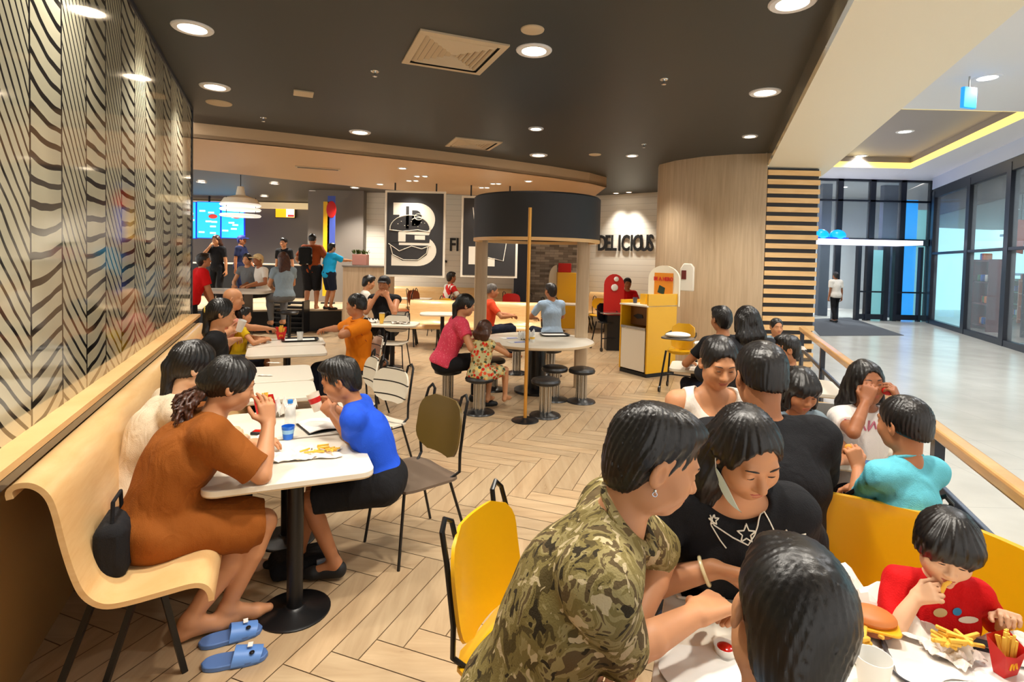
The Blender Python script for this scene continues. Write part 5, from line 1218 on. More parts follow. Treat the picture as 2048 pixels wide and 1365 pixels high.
CFL = cloth('patterned_dress', (200, 190, 130), fn=spotfn((196, 188, 140), [(206, 40, 24), (60, 80, 60), (230, 200, 120), (150, 110, 60), (220, 90, 50)], 26, .5))
CWP = cloth('white_tee_pink_print', (236, 228, 222)); SH = mat('dark_sandals', (20, 20, 22), .6)
NE = dict(h=.0045, det=2); MI = dict(h=.006); FA = dict(h=.009)
# ------------------------------------------------------------------ people nearest the camera
camo = person('man in a camouflage shirt leaning over the white family table with an earring', (1308, 925), -103, lean=20, curl=10, s=1.1, hs=.96, seat=.52, w=1.05, fat=1.02, head=(12, 22, 0), top=dict(m=M['camo'], sleeve=.92, loose=.012, neck=.07, nd=.04), bottom=dict(m=CB, len=2.0),
    hair=('short', dict(th=.014, front=.088, wob=.006)), skin='b', R=W(1395, 1228, .82), Lh=W(1262, 1275, .76), pR=(.2, -.6, -.9), pL=(-.4, .45, -.8), hR=dict(curl=.8), hL=dict(curl=.3), legs={1: ((.14, .25, .09), (.1, 1, .3)), -1: ((-.14, .1, .09), (-.1, 1, .3))}, shoe=SH, **NE)
mum = person('woman in a black tee with white star drawing and a face mask at her chin', (1492, 908), 170, lean=16, curl=8, s=1.1, w=.98, fat=1.1, seat=.42, head=(18, 30, 6), top=dict(m=CB, sleeve=.75, loose=.006, neck=.088, ny=.06, nz=-.02, nd=.055), bottom=dict(m=CN),
    hair=('long', dict(len=.2, th=.010, fw=.079, side=.0)), skin='b', bust=1.1, R=W(1428, 1138, .83), Lh=W(1600, 1210, .745), pR=(.9, 0, -.5), pL=(-.35, -.3, -1), hR=dict(d=(-.75, .45, .15), n=(0, .6, -.8), curl=.45), **NE)
kid = person('child with glossy black hair and a hair bow seen from behind, nearest the camera', (1572, 1245), -8, lean=4, s=1.0, seat=.47, hs=.93, head=(0, 8, 14), top=dict(m=CLB, sleeve=.6, neck=.075), bottom=dict(m=CN),
    hair=('short', dict(th=.013, wob=.001, strand=.0011)), skin='b', R='table', Lh='table', **NE)
tod = person('toddler in a red shirt eating a french fry at the yellow booth', (1893, 1100), 165, lean=6, s=.62, hs=1.32, fat=1.15, seat=.47, head=(-12, 20, -6), top=dict(m=CRD, sleeve=.95, neck=.06, nd=.035), bottom=dict(m=CN, len=1.9),
    hair=('bob', dict(bang=.0, bot=-.035, th=.022, wob=.002)), skin='e', R='eat', Lh=W(2012, 1235, .77), hR=dict(curl=.95, n=(.6, -.5, -.3)), hL=dict(curl=.8), **{**NE, 'h': .0036})
boy = person('boy in a turquoise polo shirt seen from behind holding a nugget', (1806, 852), 12, lean=4, s=.82, hs=1.15, seat=.50, w=1.0, fat=.95, head=(6, 6, 0), top=dict(m=CTQ, sleeve=.75, neck=.05, ny=.02, nz=.03, nd=.03), bottom=dict(m=CN, len=.8), hair=('crop', dict(th=.009, front=.06, wob=.001)), skin='c',
    R='table', Lh=W(1716, 935, .86), pL=(-.6, -.4, -.8), hL=dict(d=(-.1, .3, .9), n=(.2, 1, 0), curl=.8), **NE)
girl = person('girl in a white tee with pink print holding a red toy to her eyes', (1733, 768), 180, lean=4, s=.88, hs=1.14, head=(-6, -2, 4), top=dict(m=CWP, sleeve=.6, loose=.004), bottom=dict(m=CN), hair=('long', dict(len=.24, fw=.066, sidey=.02)), skin='d',
    R=(.08, .16, 1.03), Lh=(-.09, .17, 1.03), pR=(.8, .2, -1), pL=(-.8, .2, -1), hR=dict(d=(-.25, -.1, .8), n=(-.6, -.6, 0), curl=.6), hL=dict(d=(.3, -.1, .8), n=(.6, -.6, 0), curl=.6), **MI)
frg = person('girl with dark hair and fringe looking down behind the silver laptop lid', (1600, 783), 178, lean=10, s=.84, hs=1.2, head=(6, 22, 0), top=dict(m=CGR, sleeve=.6), bottom=dict(m=CN), hair=('fringe', dict(len=.22)), skin='c', R='table', Lh='table', **MI)
dad = person('man in a black tee with cropped hair seen from behind, behind the masked woman', (1521, 755), 2, lean=8, s=1.16, w=1.14, fat=1.2, head=(-4, 10, 0), top=dict(m=CB, sleeve=.75, loose=.008, neck=.07, nd=.035), bottom=dict(m=CN), hair=('crop', dict(th=.006, front=.055, wob=.001)), skin='c', R='table', Lh='table', **MI)
tank = person('woman in a white tank top with a black shoulder strap at the left table end', (1437, 728), 178, lean=10, s=1.1, w=1.05, fat=1.12, bust=1.1, head=(2, 22, 0), top=dict(m=CW, sleeve=0, strap=1, neck=.1, ny=.04, nz=-.03, nd=.08), bottom=dict(m=CN), hair=('pony', dict(len=.2, th=.009)), skin='b', R=(.02, .36, .74), Lh=(-.22, .36, .74), **MI)
jac = person('woman in a dark jacket with a white mark on the back, long black hair', (1492, 645), 8, lean=8, s=1.1, w=1.1, fat=1.15, head=(0, 6, 0), top=dict(m=CDJ, sleeve=1.9, loose=.02), bottom=dict(m=CN), hair=('long', dict(len=.2)), skin='b', R='table', Lh='table', h=.007)
person('man with short black hair in a black tee beside the woman in the dark jacket', (1442, 640), 15, lean=8, s=1.05, head=(0, 8, 0), top=dict(m=CB), bottom=dict(m=CN), hair=('short', {}), skin='c', R='table', Lh='table', h=.007)
person('small child in a grey vest facing the camera before the slat screen', (1553, 655), 178, lean=2, s=.66, hs=1.3, seat=.5, head=(0, 5, 0), top=dict(m=CGR, sleeve=.3), bottom=dict(m=CN), hair=('pony', dict(len=.06, th=.008)), skin='b', R='table', Lh='table', h=.006)
person('boy with short black hair turned to the left beside the railing post', (1572, 700), 70, lean=10, s=.84, hs=1.15, head=(10, 8, 0), top=dict(m=CB), bottom=dict(m=CN), hair=('short', {}), skin='c', R='table', Lh='table', h=.006)
# ------------------------------------------------------------------ left side
brown = person('woman in a rust brown dress resting her cheek on her hand on the bench', (463, 772), -56, lean=18, curl=20, side=-2, s=1.0, hs=1.06, w=1.08, fat=1.18, seat=.44, head=(-4, 18, 0), top=dict(m=CBR, sleeve=.85, loose=.018, len=.97, neck=.08, name='dress', wr=.009), bottom=None,
    hair=('pony', dict(len=.03, th=.014)), skin='b', R=(.05, .46, .93), Lh=(-.25, .44, .745), pR=(.5, .35, -1), hR=dict(d=(-.2, -.1, 1), n=(-.8, -.3, .1), curl=.3), legs={1: (Vector((-1.30, 2.52, .085)), (.1, .6, 1)), -1: (Vector((-1.42, 2.42, .09)), (-.1, .6, 1))}, **NE)
hood = person('woman with a black ponytail in a cream hoodie on the bench behind the brown dress', (388, 735), -50, lean=16, curl=10, s=1.0, hs=1.05, fat=1.15, seat=.43, head=(0, 14, 0), top=dict(m=CHO, sleeve=1.9, loose=.02, neck=.08, wr=.008), bottom=dict(m=CN), hair=('pony', dict(len=.26, th=.016, pz=.0)), skin='e', R='table', Lh='table', **NE)
bb = person('boy in a royal blue tee drinking from a cup at the second bench table', (680, 762), 96, lean=16, curl=14, s=.9, hs=1.12, seat=.43, head=(0, 24, 0), top=dict(m=CBL, sleeve=.75, loose=.006), bottom=dict(m=CB, len=.92, loose=.02), hair=('short', dict(th=.013)), skin='c',
    R=W(655, 822, .83)+Vector((0, .08, 0)), Lh=W(662, 826, .83), pL=(-.5, -.6, -.6), pR=(.6, -.4, -.7), hL=dict(curl=.7, n=(1, .3, 0)), hR=dict(curl=.7, n=(-1, .3, 0)), legs={1: (Vector((-1.15, 3.0, .085)), (0, 1, 1)), -1: (Vector((-.92, 2.92, .085)), (0, 1, 1))}, shoe=SH, **NE)
cupw = person('woman in a black top with yellow hair tie lifting a white cup', (444, 628), -62, lean=12, s=1.06, seat=.43, head=(0, 8, 0), top=dict(m=CB, sleeve=.5, loose=.006), bottom=dict(m=CB), hair=('pony', dict(len=.3, th=.012)), skin='b', R=W(545, 672, .74), Lh=W(503, 648, .93), hL=dict(curl=.6, n=(.8, 0, 0)), **MI)
bald = person('bald man in a pink shirt on the bench beyond the woman with the cup', (467, 600), -68, lean=16, s=1.08, seat=.43, head=(0, 10, 0), top=dict(m=cloth('pink_tee', (214, 140, 120)), sleeve=.5), bottom=dict(m=CN), hair=None, skin='b', R=W(590, 668, .74), Lh='table', h=.007)
person('small child in a yellow dress leaning beside the bald man', (488, 632), -60, lean=8, s=.72, hs=1.15, seat=.48, head=(0, 4, 0), top=dict(m=CYL, sleeve=.4, len=.8, name='dress'), hair=('short', {}), skin='b', R='table', Lh='table', h=.007)
orng = person('man in an orange polo reaching across the tray table, arm over his chair', (712, 612), 128, lean=2, s=1.0, hs=1.1, w=1.08, fat=1.15, seat=.43, head=(-38, 4, 0), top=dict(m=CO, sleeve=.75, loose=.008, neck=.065), bottom=dict(m=CN), hair=('crop', dict(front=.03, th=.008)), skin='c',
    R=W(618, 668, .78)+Vector((0, .1, 0)), Lh=WY(692, 657, 6.12), pL=(-1, .2, -.1), pR=(.6, -.2, -.6), **MI)
HY = HTP.y
person('person in a bright red shirt standing at the high table by the glass wall', (408, 503, HY-1.0), -50, lean=24, s=1.04, stand=True, w=1.1, fat=1.35, head=(0, -5, 0), top=dict(m=CRD, sleeve=.7, loose=.015), bottom=dict(m=CB), hair=('short', {}), skin='c', R='table', Lh='table', h=.009, shoe=SH)
person('woman in a grey-blue top with long brown hair down her back at the high table', (566, 515, HY-.1), 40, lean=6, s=1.05, w=1.0, fat=1.1, head=(10, 10, 0), top=dict(m=CGR, sleeve=.5), bottom=dict(m=CGY), hair=('long', dict(len=.42)), hairm=M['hairbrown'], skin='b', R=(.1, .4, 1.1), Lh=(-.1, .4, 1.1), h=.009)
person('dark-haired woman in a grey top facing the camera at the high table', (494, 519, HY+.85), 178, lean=8, s=1.0, head=(0, 8, 0), top=dict(m=CGY, sleeve=.4), bottom=dict(m=CB), hair=('pony', dict(len=.1)), skin='b', R=(.14, .35, 1.1), Lh=(-.14, .35, 1.1), h=.009)
wc = person('person with a cream sun cap and white shirt at the high table', (516, 520, HY+.8), 150, lean=10, s=1.0, head=(0, 10, 0), top=dict(m=CW, sleeve=.6), bottom=dict(m=CB), hair=('short', {}), hairm=mat('cream_cap', (226, 200, 150), .7), skin='d', R=(.14, .35, 1.1), Lh=(-.14, .35, 1.1), h=.009)
bm_ = person('man in a rust shirt and black shorts standing at the counter with a black backpack', (625, 484, 12.9), 6, lean=2, s=1.02, z0=.5, stand=True, w=1.1, fat=1.15, head=(0, 4, 0), top=dict(m=CRU, sleeve=.8, loose=.015, hem=.13), bottom=dict(m=CB, len=1.1, loose=.03), hair=('crop', {}), skin='c', R=(.25, .1, 1.0), Lh=(-.25, .15, 1.0), h=.009)
person('boy in a cyan tee reaching onto the wooden counter', (664, 497, 12.85), -38, lean=6, s=.90, z0=.5, stand=True, fat=1.1, head=(0, 5, 0), top=dict(m=CCY, sleeve=.8, loose=.015, hem=.12), bottom=dict(m=CN, len=.95, loose=.02), hair=('short', {}), skin='b', R=(.1, .5, 1.15), Lh='down', h=.009, shoe=SH)
cr = person('worker in navy with a blue cap standing under the menu screens', (484, 487, 14.0), -88, s=1.0, z0=.5, stand=True, head=(0, 5, 0), top=dict(m=CNV, sleeve=.7), bottom=dict(m=CNV), hair=('short', {}), hairm=mat('blue_cap', (24, 40, 120), .6), skin='d', R='down', Lh='table', h=.01, shoe=SH)
person('dark-haired customer with a black top waiting under the menu screens', (432, 497, 13.2), 178, s=.98, z0=.5, stand=True, head=(0, 5, 0), top=dict(m=CB, sleeve=.7), bottom=dict(m=CB), hair=('long', dict(len=.2)), hairm=M['hairbrown'], skin='b', R='eat', Lh='down', h=.01, shoe=SH)
person('customer in a black shirt and dark cap standing before the dark counter', (567, 494, 13.6), 175, s=.97, z0=.5, stand=True, head=(0, 5, 0), top=dict(m=CB, sleeve=.7), bottom=dict(m=CB), hair=('short', {}), skin='b', R='down', Lh='down', h=.01, shoe=SH)
# ------------------------------------------------------------------ middle of the room
eat = person('man in a black vest and black cap eating with both hands before the burger poster', (768, 570, 9.2), 178, lean=10, s=1.16, w=1.1, fat=1.1, head=(0, 8, 0), top=dict(m=CB, sleeve=.1), bottom=dict(m=CB), hair=('short', {}), hairm=mat('black_cap', (30, 28, 30), .6), skin='c', R='eat', Lh='eat', h=.007)
person('person in a white shirt with black hair sitting beside the man eating with both hands', (738, 566, 9.9), -70, lean=12, s=1.05, head=(0, 15, 0), top=dict(m=CW, sleeve=.7), bottom=dict(m=CB), hair=('short', {}), skin='b', R='table', Lh='table', h=.008)
person('person in a red and white shirt sitting at the back wall between the posters', (903, 556, 13.2), -60, lean=8, s=1.1, head=(0, 5, 0), top=dict(m=cloth('red_white_shirt', (220, 60, 50), fn=spotfn((232, 226, 216), [(210, 40, 40), (232, 226, 216)], 9, .8)), sleeve=.7), bottom=dict(m=CB), hair=('short', {}), skin='d', R='table', Lh='table', h=.01)
pink = person('woman in a pink lace top and black trousers on a stool at the round table', (931, 612, 6.55), -72, lean=22, s=1.08, head=(0, 16, 0), top=dict(m=CPK, sleeve=.5, loose=.012), bottom=dict(m=CB), hair=('pony', dict(len=.34, th=.014, pz=-.02)), skin='b', R='table', Lh='table', h=.0065, shoe=SH)
lg_ = person('small girl in a colourful patterned dress on a stool at the round table', (970, 660, 6.28), -28, lean=12, s=.74, hs=1.2, seat=.43, head=(-5, 8, 0), top=dict(m=CFL, sleeve=.0, len=.85, loose=.015, name='dress', neck=.07), hair=('long', dict(len=.12)), hairm=M['hairbrown'], skin='b', R='table', Lh='table', legs={1: ((.18, .30, .16), (.3, .8, .8)), -1: ((-.02, .25, .14), (0, .8, .8))}, h=.006)
person('elderly man with grey hair and a red shirt behind the left wooden post', (985, 583, 9.9), -82, lean=6, s=1.06, head=(0, 5, 0), top=dict(m=CRO, sleeve=.7), bottom=dict(m=CN), hair=('crop', {}), hairm=M['hairgrey'], skin='c', R='table', Lh='table', h=.008)
person('man in a pale blue shirt seen from behind on a cream chair', (1101, 583, 9.4), 22, lean=6, s=1.08, w=1.1, head=(10, 5, 0), top=dict(m=CLB, sleeve=.7), bottom=dict(m=CN), hair=('short', {}), skin='c', R='table', Lh='table', h=.008)
person('person with a black cap in red sitting by the lettered white wall', (1255, 568, 12.2), 178, lean=4, s=1.02, head=(0, 5, 0), top=dict(m=CRD, sleeve=.6), bottom=dict(m=CB), hair=('short', {}), hairm=mat('black_cap', (30, 28, 30), .6), skin='c', R='table', Lh='table', h=.01)
p = WY(1671, 600, 17.4)
person('person in a white shirt and black trousers walking to the glass entrance doors', Vector((p.x, p.y, .012)), 4, lean=3, s=.93, stand=True, head=(0, 5, 0), top=dict(m=CW, sleeve=.7, loose=.015), bottom=dict(m=CB), hair=('short', {}), skin='d', R='down', Lh='down', h=.01, legs={1: ((.08, .16, .08), (0, 1, 0)), -1: ((-.09, -.2, .1), (0, 1, 0))}, shoe=SH)

def collar(b, m, r=.066, t=.013):
    c = MB(); ce = b.S+b.us*.05*b.s+b.ys*.008*b.s
    c.tube([ce+(b.sx*math.cos(k*.2618)*r*1.05+b.ys*math.sin(k*.2618)*r)*b.s+b.us*(-.02*math.sin(k*.2618))*b.s for k in range(24)], t*b.s, 8, closed=True, flat=.55); return c.build('collar', m, b.e)
collar(camo, M['camo'], .07, .017); collar(boy, CTQ, .055, .016); collar(orng, CO)
# ------------------------------------------------------------------ small things
from mathutils.bvhtree import BVHTree
def surf(b, o):                                                   # tree of a garment in world space
    T = Matrix.Translation(b.o) @ Matrix.Rotation(math.radians(b.yaw), 4, 'Z'); me = o.data
    return BVHTree.FromPolygons([T @ v.co for v in me.vertices], [tuple(p.vertices) for p in me.polygons]), T.inverted()
def onto(tr, u, v, off=.003):
    h = tr.ray_cast(Vector((0, 0, CAMH)), ray(u, v).normalized()); return (h[0]+h[1]*off) if h[0] is not None else None
def print_lines(name, b, o, lines, m, r=.0022, dens=6):
    tr, Ti = surf(b, o); c = MB()
    for ln in lines:
        ps = []
        for (x0, y0), (x1, y1) in zip(ln, ln[1:]):
            for k in range(dens):
                q = onto(tr, x0+(x1-x0)*k/dens, y0+(y1-y0)*k/dens)
                if q is not None and (not ps or (Ti @ q-ps[-1]).length < .06): ps.append(Ti @ q)
        if len(ps) > 1: c.tube(ps, r, 6)
    if c.v: return c.build(name, m, b.e)
def print_blob(name, b, o, u, v, ru, rv, m, n=14):
    tr, Ti = surf(b, o); ps = [onto(tr, u, v, .006)]+[onto(tr, u+ru*math.cos(6.283*k/n), v+rv*math.sin(6.283*k/n)) for k in range(n)]
    if None in ps: return
    c = MB(); c.add([Ti @ p for p in ps], [(0, 1+k, 1+(k+1) % n) for k in range(n)]); return c.build(name, m, b.e)
star = lambda x, y, r: [(x+(r if k % 2 == 0 else r*.45)*math.cos(math.radians(-90+36*k)), y+(r if k % 2 == 0 else r*.45)*math.sin(math.radians(-90+36*k))) for k in range(11)]
wp = mat('shirt_print_white', (236, 230, 214), .7)
print_lines('shirt_print', mum, mum.top, [[(1420, 1030), (1428, 1050), (1465, 1075), (1495, 1090), (1508, 1070), (1522, 1030), (1530, 1025), (1545, 1055), (1558, 1090), (1580, 1088), (1612, 1078)], star(1492, 1068, 19), star(1572, 1076, 17), star(1427, 1040, 10), [(1422, 1050), (1440, 1080), (1455, 1100)], [(1590, 1072), (1615, 1066)], [(1592, 1098), (1612, 1094)]], wp)
print_blob('shirt_print_dot', tod, tod.top, 1913, 1224, 9, 8, mat('print_blue', (20, 130, 180), .5)); print_blob('shirt_print_heart', tod, tod.top, 1880, 1226, 14, 9, mat('print_beige', (206, 180, 120), .5))
print_blob('shirt_print_white', tod, tod.top, 1935, 1240, 20, 7, wp)
print_lines('jacket_mark', jac, jac.top, [[(1470, 660), (1496, 665)]], wp, .008)
pkp = mat('shirt_print_pink', (196, 110, 128), .6)
print_lines('shirt_print', girl, girl.top, [[(1690, 838), (1694, 858), (1700, 842), (1706, 862), (1712, 840)], [(1718, 842), (1716, 862), (1726, 850), (1732, 864)], [(1738, 842), (1736, 862), (1748, 844), (1752, 862)]], pkp, .005)
print_lines('shirt_print', orng, orng.top, [[(710, 640), (712, 690)], [(722, 668), (726, 672)], [(730, 680), (734, 684)]], mat('print_dark_red', (150, 40, 20), .6), .003)
# collar buttons, belt marks
# face mask, bracelet, earring of the nearest people
c = MB(); k = mum.s*mum.hs
Pm = lambda x, y, z: mum.hc+mum.Rh @ Vector((x, y, z))*k
c.sheet(lambda u, v: Pm(.082-.055*u**1.5, .0+.088*u, -.035-.05*math.sin(u*2.2)-.05*u+(.042*math.sin(math.pi*min(u*1.05, 1)))*v), 12, 4, .002); c.build('face_mask', mat('mask_white_green', (216, 232, 220), .7), mum.e)
c = MB(); c.tube([Pm(.084, -.015, .03), Pm(.09, .01, .0), Pm(.083, .01, -.03)], .0012, 5); c.build('mask_loop', M['paper'], mum.e)
def at_wrist(b, sg, name, m, r=.034, th=.0035, f=.06):
    sh, el, wr, d, n, hp = b.arms[sg]; ax = (wr-el).normalized(); x = ax.orthogonal().normalized(); y = ax.cross(x); ce = wr-ax*f*.5
    c = MB(); c.tube([ce+(x*math.cos(6.283*i/24)+y*math.sin(6.283*i/24))*r*b.s for i in range(24)], th, 8, closed=True); return c.build(name, m, b.e)
at_wrist(mum, 1, 'bracelet', mat('jade_bracelet', (238, 220, 170), .25), .036, .006)
c = MB(); q = camo.hc+camo.Rh @ Vector((.086, -.005, -.034))*camo.s*camo.hs; c.ball(q, .004, 6); c.tube([q+Vector((0, 0, -.008))+Vector((0, math.cos(t)*.005, math.sin(t)*.005)) for t in [k*.63 for k in range(10)]], .0012, 5, closed=True); c.build('earring', M['chrome'], camo.e)
c = MB(); q = kid.hc+kid.Rh @ Vector((-.055, -.09, -.095))*kid.s
for x in (-1, 1): c.sheet(lambda u, v: q+Vector((x*(.004+.03*u), -.006-.006*math.sin(u*3), (v-.5)*(.012+.034*u))), 6, 4, .003)
c.ball(q+Vector((0, -.008, 0)), .008, 6); c.build('hair_bow', mat('grey_blue_ribbon', (120, 144, 160), .4), kid.e)
c = MB(); q = cupw.hc+cupw.Rh @ Vector((0, -.125, .012))*cupw.s; c.tube([q+Vector((.028*math.cos(t), 0, .028*math.sin(t))) for t in [k*.5236 for k in range(12)]], .012, 6, closed=True); c.build('hair_tie', mat('yellow_scrunchie', (220, 190, 90), .7), cupw.e)
# wavy brown pony of the woman in the brown dress
V = Vol(); r = random.Random(4); b0 = brown; q = b0.hc+b0.Rh @ Vector((0, -.10, -.03))*b0.s
bk_ = b0.S-b0.ys*.155*b0.s
for i in range(46):
    a = q+Vector((r.uniform(-.035, .035), r.uniform(-.02, .02), r.uniform(-.02, .02))); e_ = bk_+b0.sx*r.uniform(-.14, .07)+Vector((0, -.012, r.uniform(-.16, .0)))-b0.ys*.008; prev = a; ph, fr_ = r.uniform(0, 6), r.uniform(2.2, 3.4)
    for j in range(1, 11):
        f = j/10; w_ = .012*min(1, f*3); p = a.lerp(e_, f)+Vector((w_*math.cos(ph+j*fr_*.5), w_*math.sin(ph+j*fr_*.5), w_*math.sin(ph+j*fr_*.4)+.012*math.sin(f*3)))
        V.cone(prev, p, .0075, .007 if j < 10 else .003, .004); prev = p
V.build('wavy_hair', .0038, M['hairbrown'], b0.e)
# bag strap
tr, Ti = surf(tank, tank.top); print_lines('shoulder_strap', tank, tank.top, [[(1407, 735), (1408, 760), (1409, 790), (1409, 812)]], M['black'], .009)
# backpack of the man at the counter (worn, so part of his outfit)
c = MB(); c.box(bm_.S+Vector((-.1, -.2, -.2))*1.0, (.3, .13, .42)); c.build('backpack', cloth('backpack_black', (22, 22, 22), fn=spotfn((22, 22, 22), [(22, 22, 22), (200, 196, 186), (22, 22, 22)], 11, .3)), bm_.e, bevel=.05)
c = MB(); q = wc.hc+wc.Rh @ Vector((0, .09, .07)); c.ball(q, (.1, .1, .014), 8); c.build('cap_brim', bpy.data.materials['cream_cap'], wc.e)
for b_, m_ in ((eat, 'black_cap'), (cr, 'blue_cap')):
    c = MB(); q = b_.hc+b_.Rh @ Vector((0, .105, .06))*b_.s; c.ball(q, (.08, .07, .012), 8); c.build('cap_brim', bpy.data.materials[m_], b_.e)
# ---- generic containers
def put(o, label, cat, loc=None, rz=None, group=None):
    if loc is not None: o.location = loc
    if rz is not None: o.rotation_euler.z = rz
    return tag(o, label, cat, group)
def cup(name, label, loc, m, r=.036, hh=.10, lid=None, band=None, rot=None):
    e = thing(name, label, 'cup', loc); c = MB(); c.lathe([(.0001, .003), (r*.72, .003), (r*.72, 0), (r*.74, 0), (r, hh), (r*.96, hh), (r*.7, .006)], n=24); c.build('cup_body', m, e)
    if band: c = MB(); c.lathe([(r*.76+.001, hh*.25), (r*.93+.0012, hh*.75), (r*.93, hh*.75), (r*.76, hh*.25)], n=24); c.build('printed_band', band, e)
    if lid: c = MB(); c.lathe([(.0001, hh+.012), (r*.8, hh+.012), (r*1.02, hh+.004), (r*1.03, hh-.004), (r*.98, hh-.004)], n=24); c.build('lid', lid, e)
    if rot: e.rotation_euler = rot
    return e
def tray(label, loc, rz, w=.40, d=.29, m=None):
    e = thing('food_tray', label, 'tray', loc, rz); c = MB(); n = 7
    p0, p1 = rrect(w*.9, d*.88, .04), rrect(w, d, .05); k = len(p0); vs = [(x, y, .003) for x, y in p0]+[(x, y, .02) for x, y in p1]+[(x*1.03, y*1.03, .02) for x, y in p1]+[(x, y, 0) for x, y in p0]
    c.add(vs, [tuple(range(k)), tuple(range(3*k, 4*k))[::-1]]+[(j*k+i, j*k+(i+1) % k, (j+1)*k+(i+1) % k, (j+1)*k+i) for j in range(3) for i in range(k)]); c.build('tray_body', m or M['blackpl'], e)
    c = MB(); c.box((0, 0, .0045), (w*.82, d*.78, .001)); c.build('paper_liner', M['paper'], e); return e
def crumple(name, label, loc, w, d, hh, m, seed=1, rz=0, cat='wrapper', pl=0):
    r = random.Random(seed); ph = [r.uniform(0, 6) for _ in range(6)]
    def f(u, v):
        x, y = (u-.5), (v-.5); z = abs(math.sin(x*9+ph[0]+y*3)*.35+math.sin(y*11+ph[1]-x*4)*.35+math.sin((x+y)*17+ph[2])*.2)
        e_ = 1-(2*max(abs(x), abs(y)))**3*pl
        return (x*w*(1+.12*math.sin(v*7+ph[3])), y*d*(1+.12*math.sin(u*6+ph[4])), .003+hh*z*e_)
    c = MB(); c.sheet(f, 16, 16, -.0015); return put(c.build(name, m, smooth=True, angle=20), label, cat, loc, rz)
fry = mat('french_fry', (240, 190, 70), .6); wrap = mat('wrapper_paper', (242, 232, 222), .55); ketch = mat('ketchup', (200, 20, 8), .15, coat=.5)
def fries(n, loc, sp, group, label, seed=2, ln=.06):
    r = random.Random(seed)
    c = MB(); c.box((0, 0, 0), (ln, .009, .009)); me = None
    for i in range(n):
        p = Vector(loc)+Vector((r.uniform(-sp, sp), r.uniform(-sp*.6, sp*.6), .006+.009*(i % 3)))
        if me is None: o = c.build('french_fry', fry, bevel=.002); me = o.data
        else: o = o.copy(); COL.objects.link(o)
        o.location = p; o.rotation_euler = (0, r.uniform(-.15, .15), r.uniform(0, 3.14)); tag(o, label, 'fry', group)
def frybox(label, loc, rz, sc=1.0, fill=True):
    e = thing('fries_box', label, 'box', loc, rz); c = MB()
    c.add([Vector(p)*sc for p in ((-.03, -.016, 0), (.03, -.016, 0), (.03, .016, 0), (-.03, .016, 0), (-.05, -.028, .085), (.05, -.028, .085), (.05, .03, .12), (-.05, .03, .12), (0, -.028, .07))], [(0, 3, 2, 1), (0, 1, 5, 8, 4), (1, 2, 6, 5), (2, 3, 7, 6), (3, 0, 4, 7)]); c.build('red_carton', M['red'], e, smooth=False)
    c = MB(); c.tube([Vector((-.016+.0053*i, -.0285*.62-.004, .028+.024*abs(math.sin(i*math.pi/3))))*sc for i in range(7)], .003*sc, 6); c.build('yellow_mark', mat('yellow_print', (250, 190, 10), .5), e)
    if fill:
        r = random.Random(3); c = MB()
        for i in range(14): x = r.uniform(-.036, .036)*sc; c.bar((x*.7, r.uniform(-.01, .01)*sc, .03*sc), (x, r.uniform(-.015, .02)*sc, r.uniform(.10, .14)*sc), .008*sc)
        c.build('fries', fry, e, smooth=False)
    return e
clear = mat('clear_plastic', (240, 244, 244), .06, alpha=.35, spec=.7)
T = .702
# table A and B
def onL(u, v, z=T): p = W(u, v, z); return Vector((p.x, p.y, z))
cup('blue_cup', 'small blue printed paper cup on the nearest bench table', onL(576, 878), mat('cup_blue', (30, 110, 220), .35), .036, .075, band=mat('cup_blue_light', (150, 200, 240), .4))
e = thing('water_bottle', 'clear water bottle with a blue cap behind the small blue cup', 'bottle', onL(572, 862)+Vector((0, .06, 0)))
c = MB(); c.lathe([(.0001, 0), (.03, 0), (.032, .01), (.032, .11), (.026, .13), (.013, .14), (.012, .15), (.0001, .15)], n=20); c.build('bottle_body', clear, e); c = MB(); c.lathe([(.0001, .172), (.015, .17), (.016, .15), (.0001, .15)], n=16); c.build('cap', mat('cap_blue', (40, 130, 220), .4), e)
frybox('red fries carton with fries beside the hoodie woman on the second bench table', onL(528, 838), .6, 1.2)
crumple('paper_bag', 'white paper bag with red print standing between the women and the boy', onL(550, 838)+Vector((.02, .08, 0)), .14, .12, .14, M['paper'], 5, cat='bag')
e = thing('sauce_tray', 'small black sauce tray at the edge of the nearest bench table by the hoodie woman', 'tray', onL(520, 868)); c = MB(); c.box((0, 0, .008), (.09, .06, .016)); c.build('tray_body', M['blackpl'], e, bevel=.004); c = MB(); c.box((0, 0, .017), (.07, .04, .003)); c.build('sauce', ketch, e)
crumple('wrapper', 'spread white burger wrapper in the middle of the nearest bench table', onL(580, 915), .22, .16, .035, wrap, 1, .5); crumple('wrapper', 'crumpled white napkin near the right corner of the nearest bench table', onL(560, 893)+Vector((-.1, 0, 0)), .13, .12, .05, M['paper'], 2, .2)
crumple('wrapper', 'small flat wrapper under the loose fries on the nearest bench table', onL(640, 910), .20, .14, .008, wrap, 7, .3)
fries(14, onL(640, 908)+Vector((0, 0, .008)), .07, 'loose fries on the nearest bench table', 'loose french fry on the wrapper of the nearest bench table')
e = thing('open_book', 'open magazine with white pages lying before the boy in blue', 'book', onL(650, 862)+Vector((.0, .12, 0)), LA+.25)
c = MB(); c.sheet(lambda u, v: ((u-.5)*.34, (v-.5)*.24, .006+.012*abs(math.sin((u-.5)*2*math.pi))), 20, 2, -.005); c.build('pages', M['paper'], e); c = MB(); c.box((0, 0, .003), (.36, .25, .003)); c.build('cover', M['blackpl'], e)
q = bb.wrist[-1].lerp(bb.wrist[1], .5); cup('drink_cup', 'clear cup with a red band held by the boy in blue', q+Vector((-.07, -.02, .0)), mat('cup_pale', (240, 226, 206), .3), .038, .11, band=M['red'], rot=(0, -.35, 0))
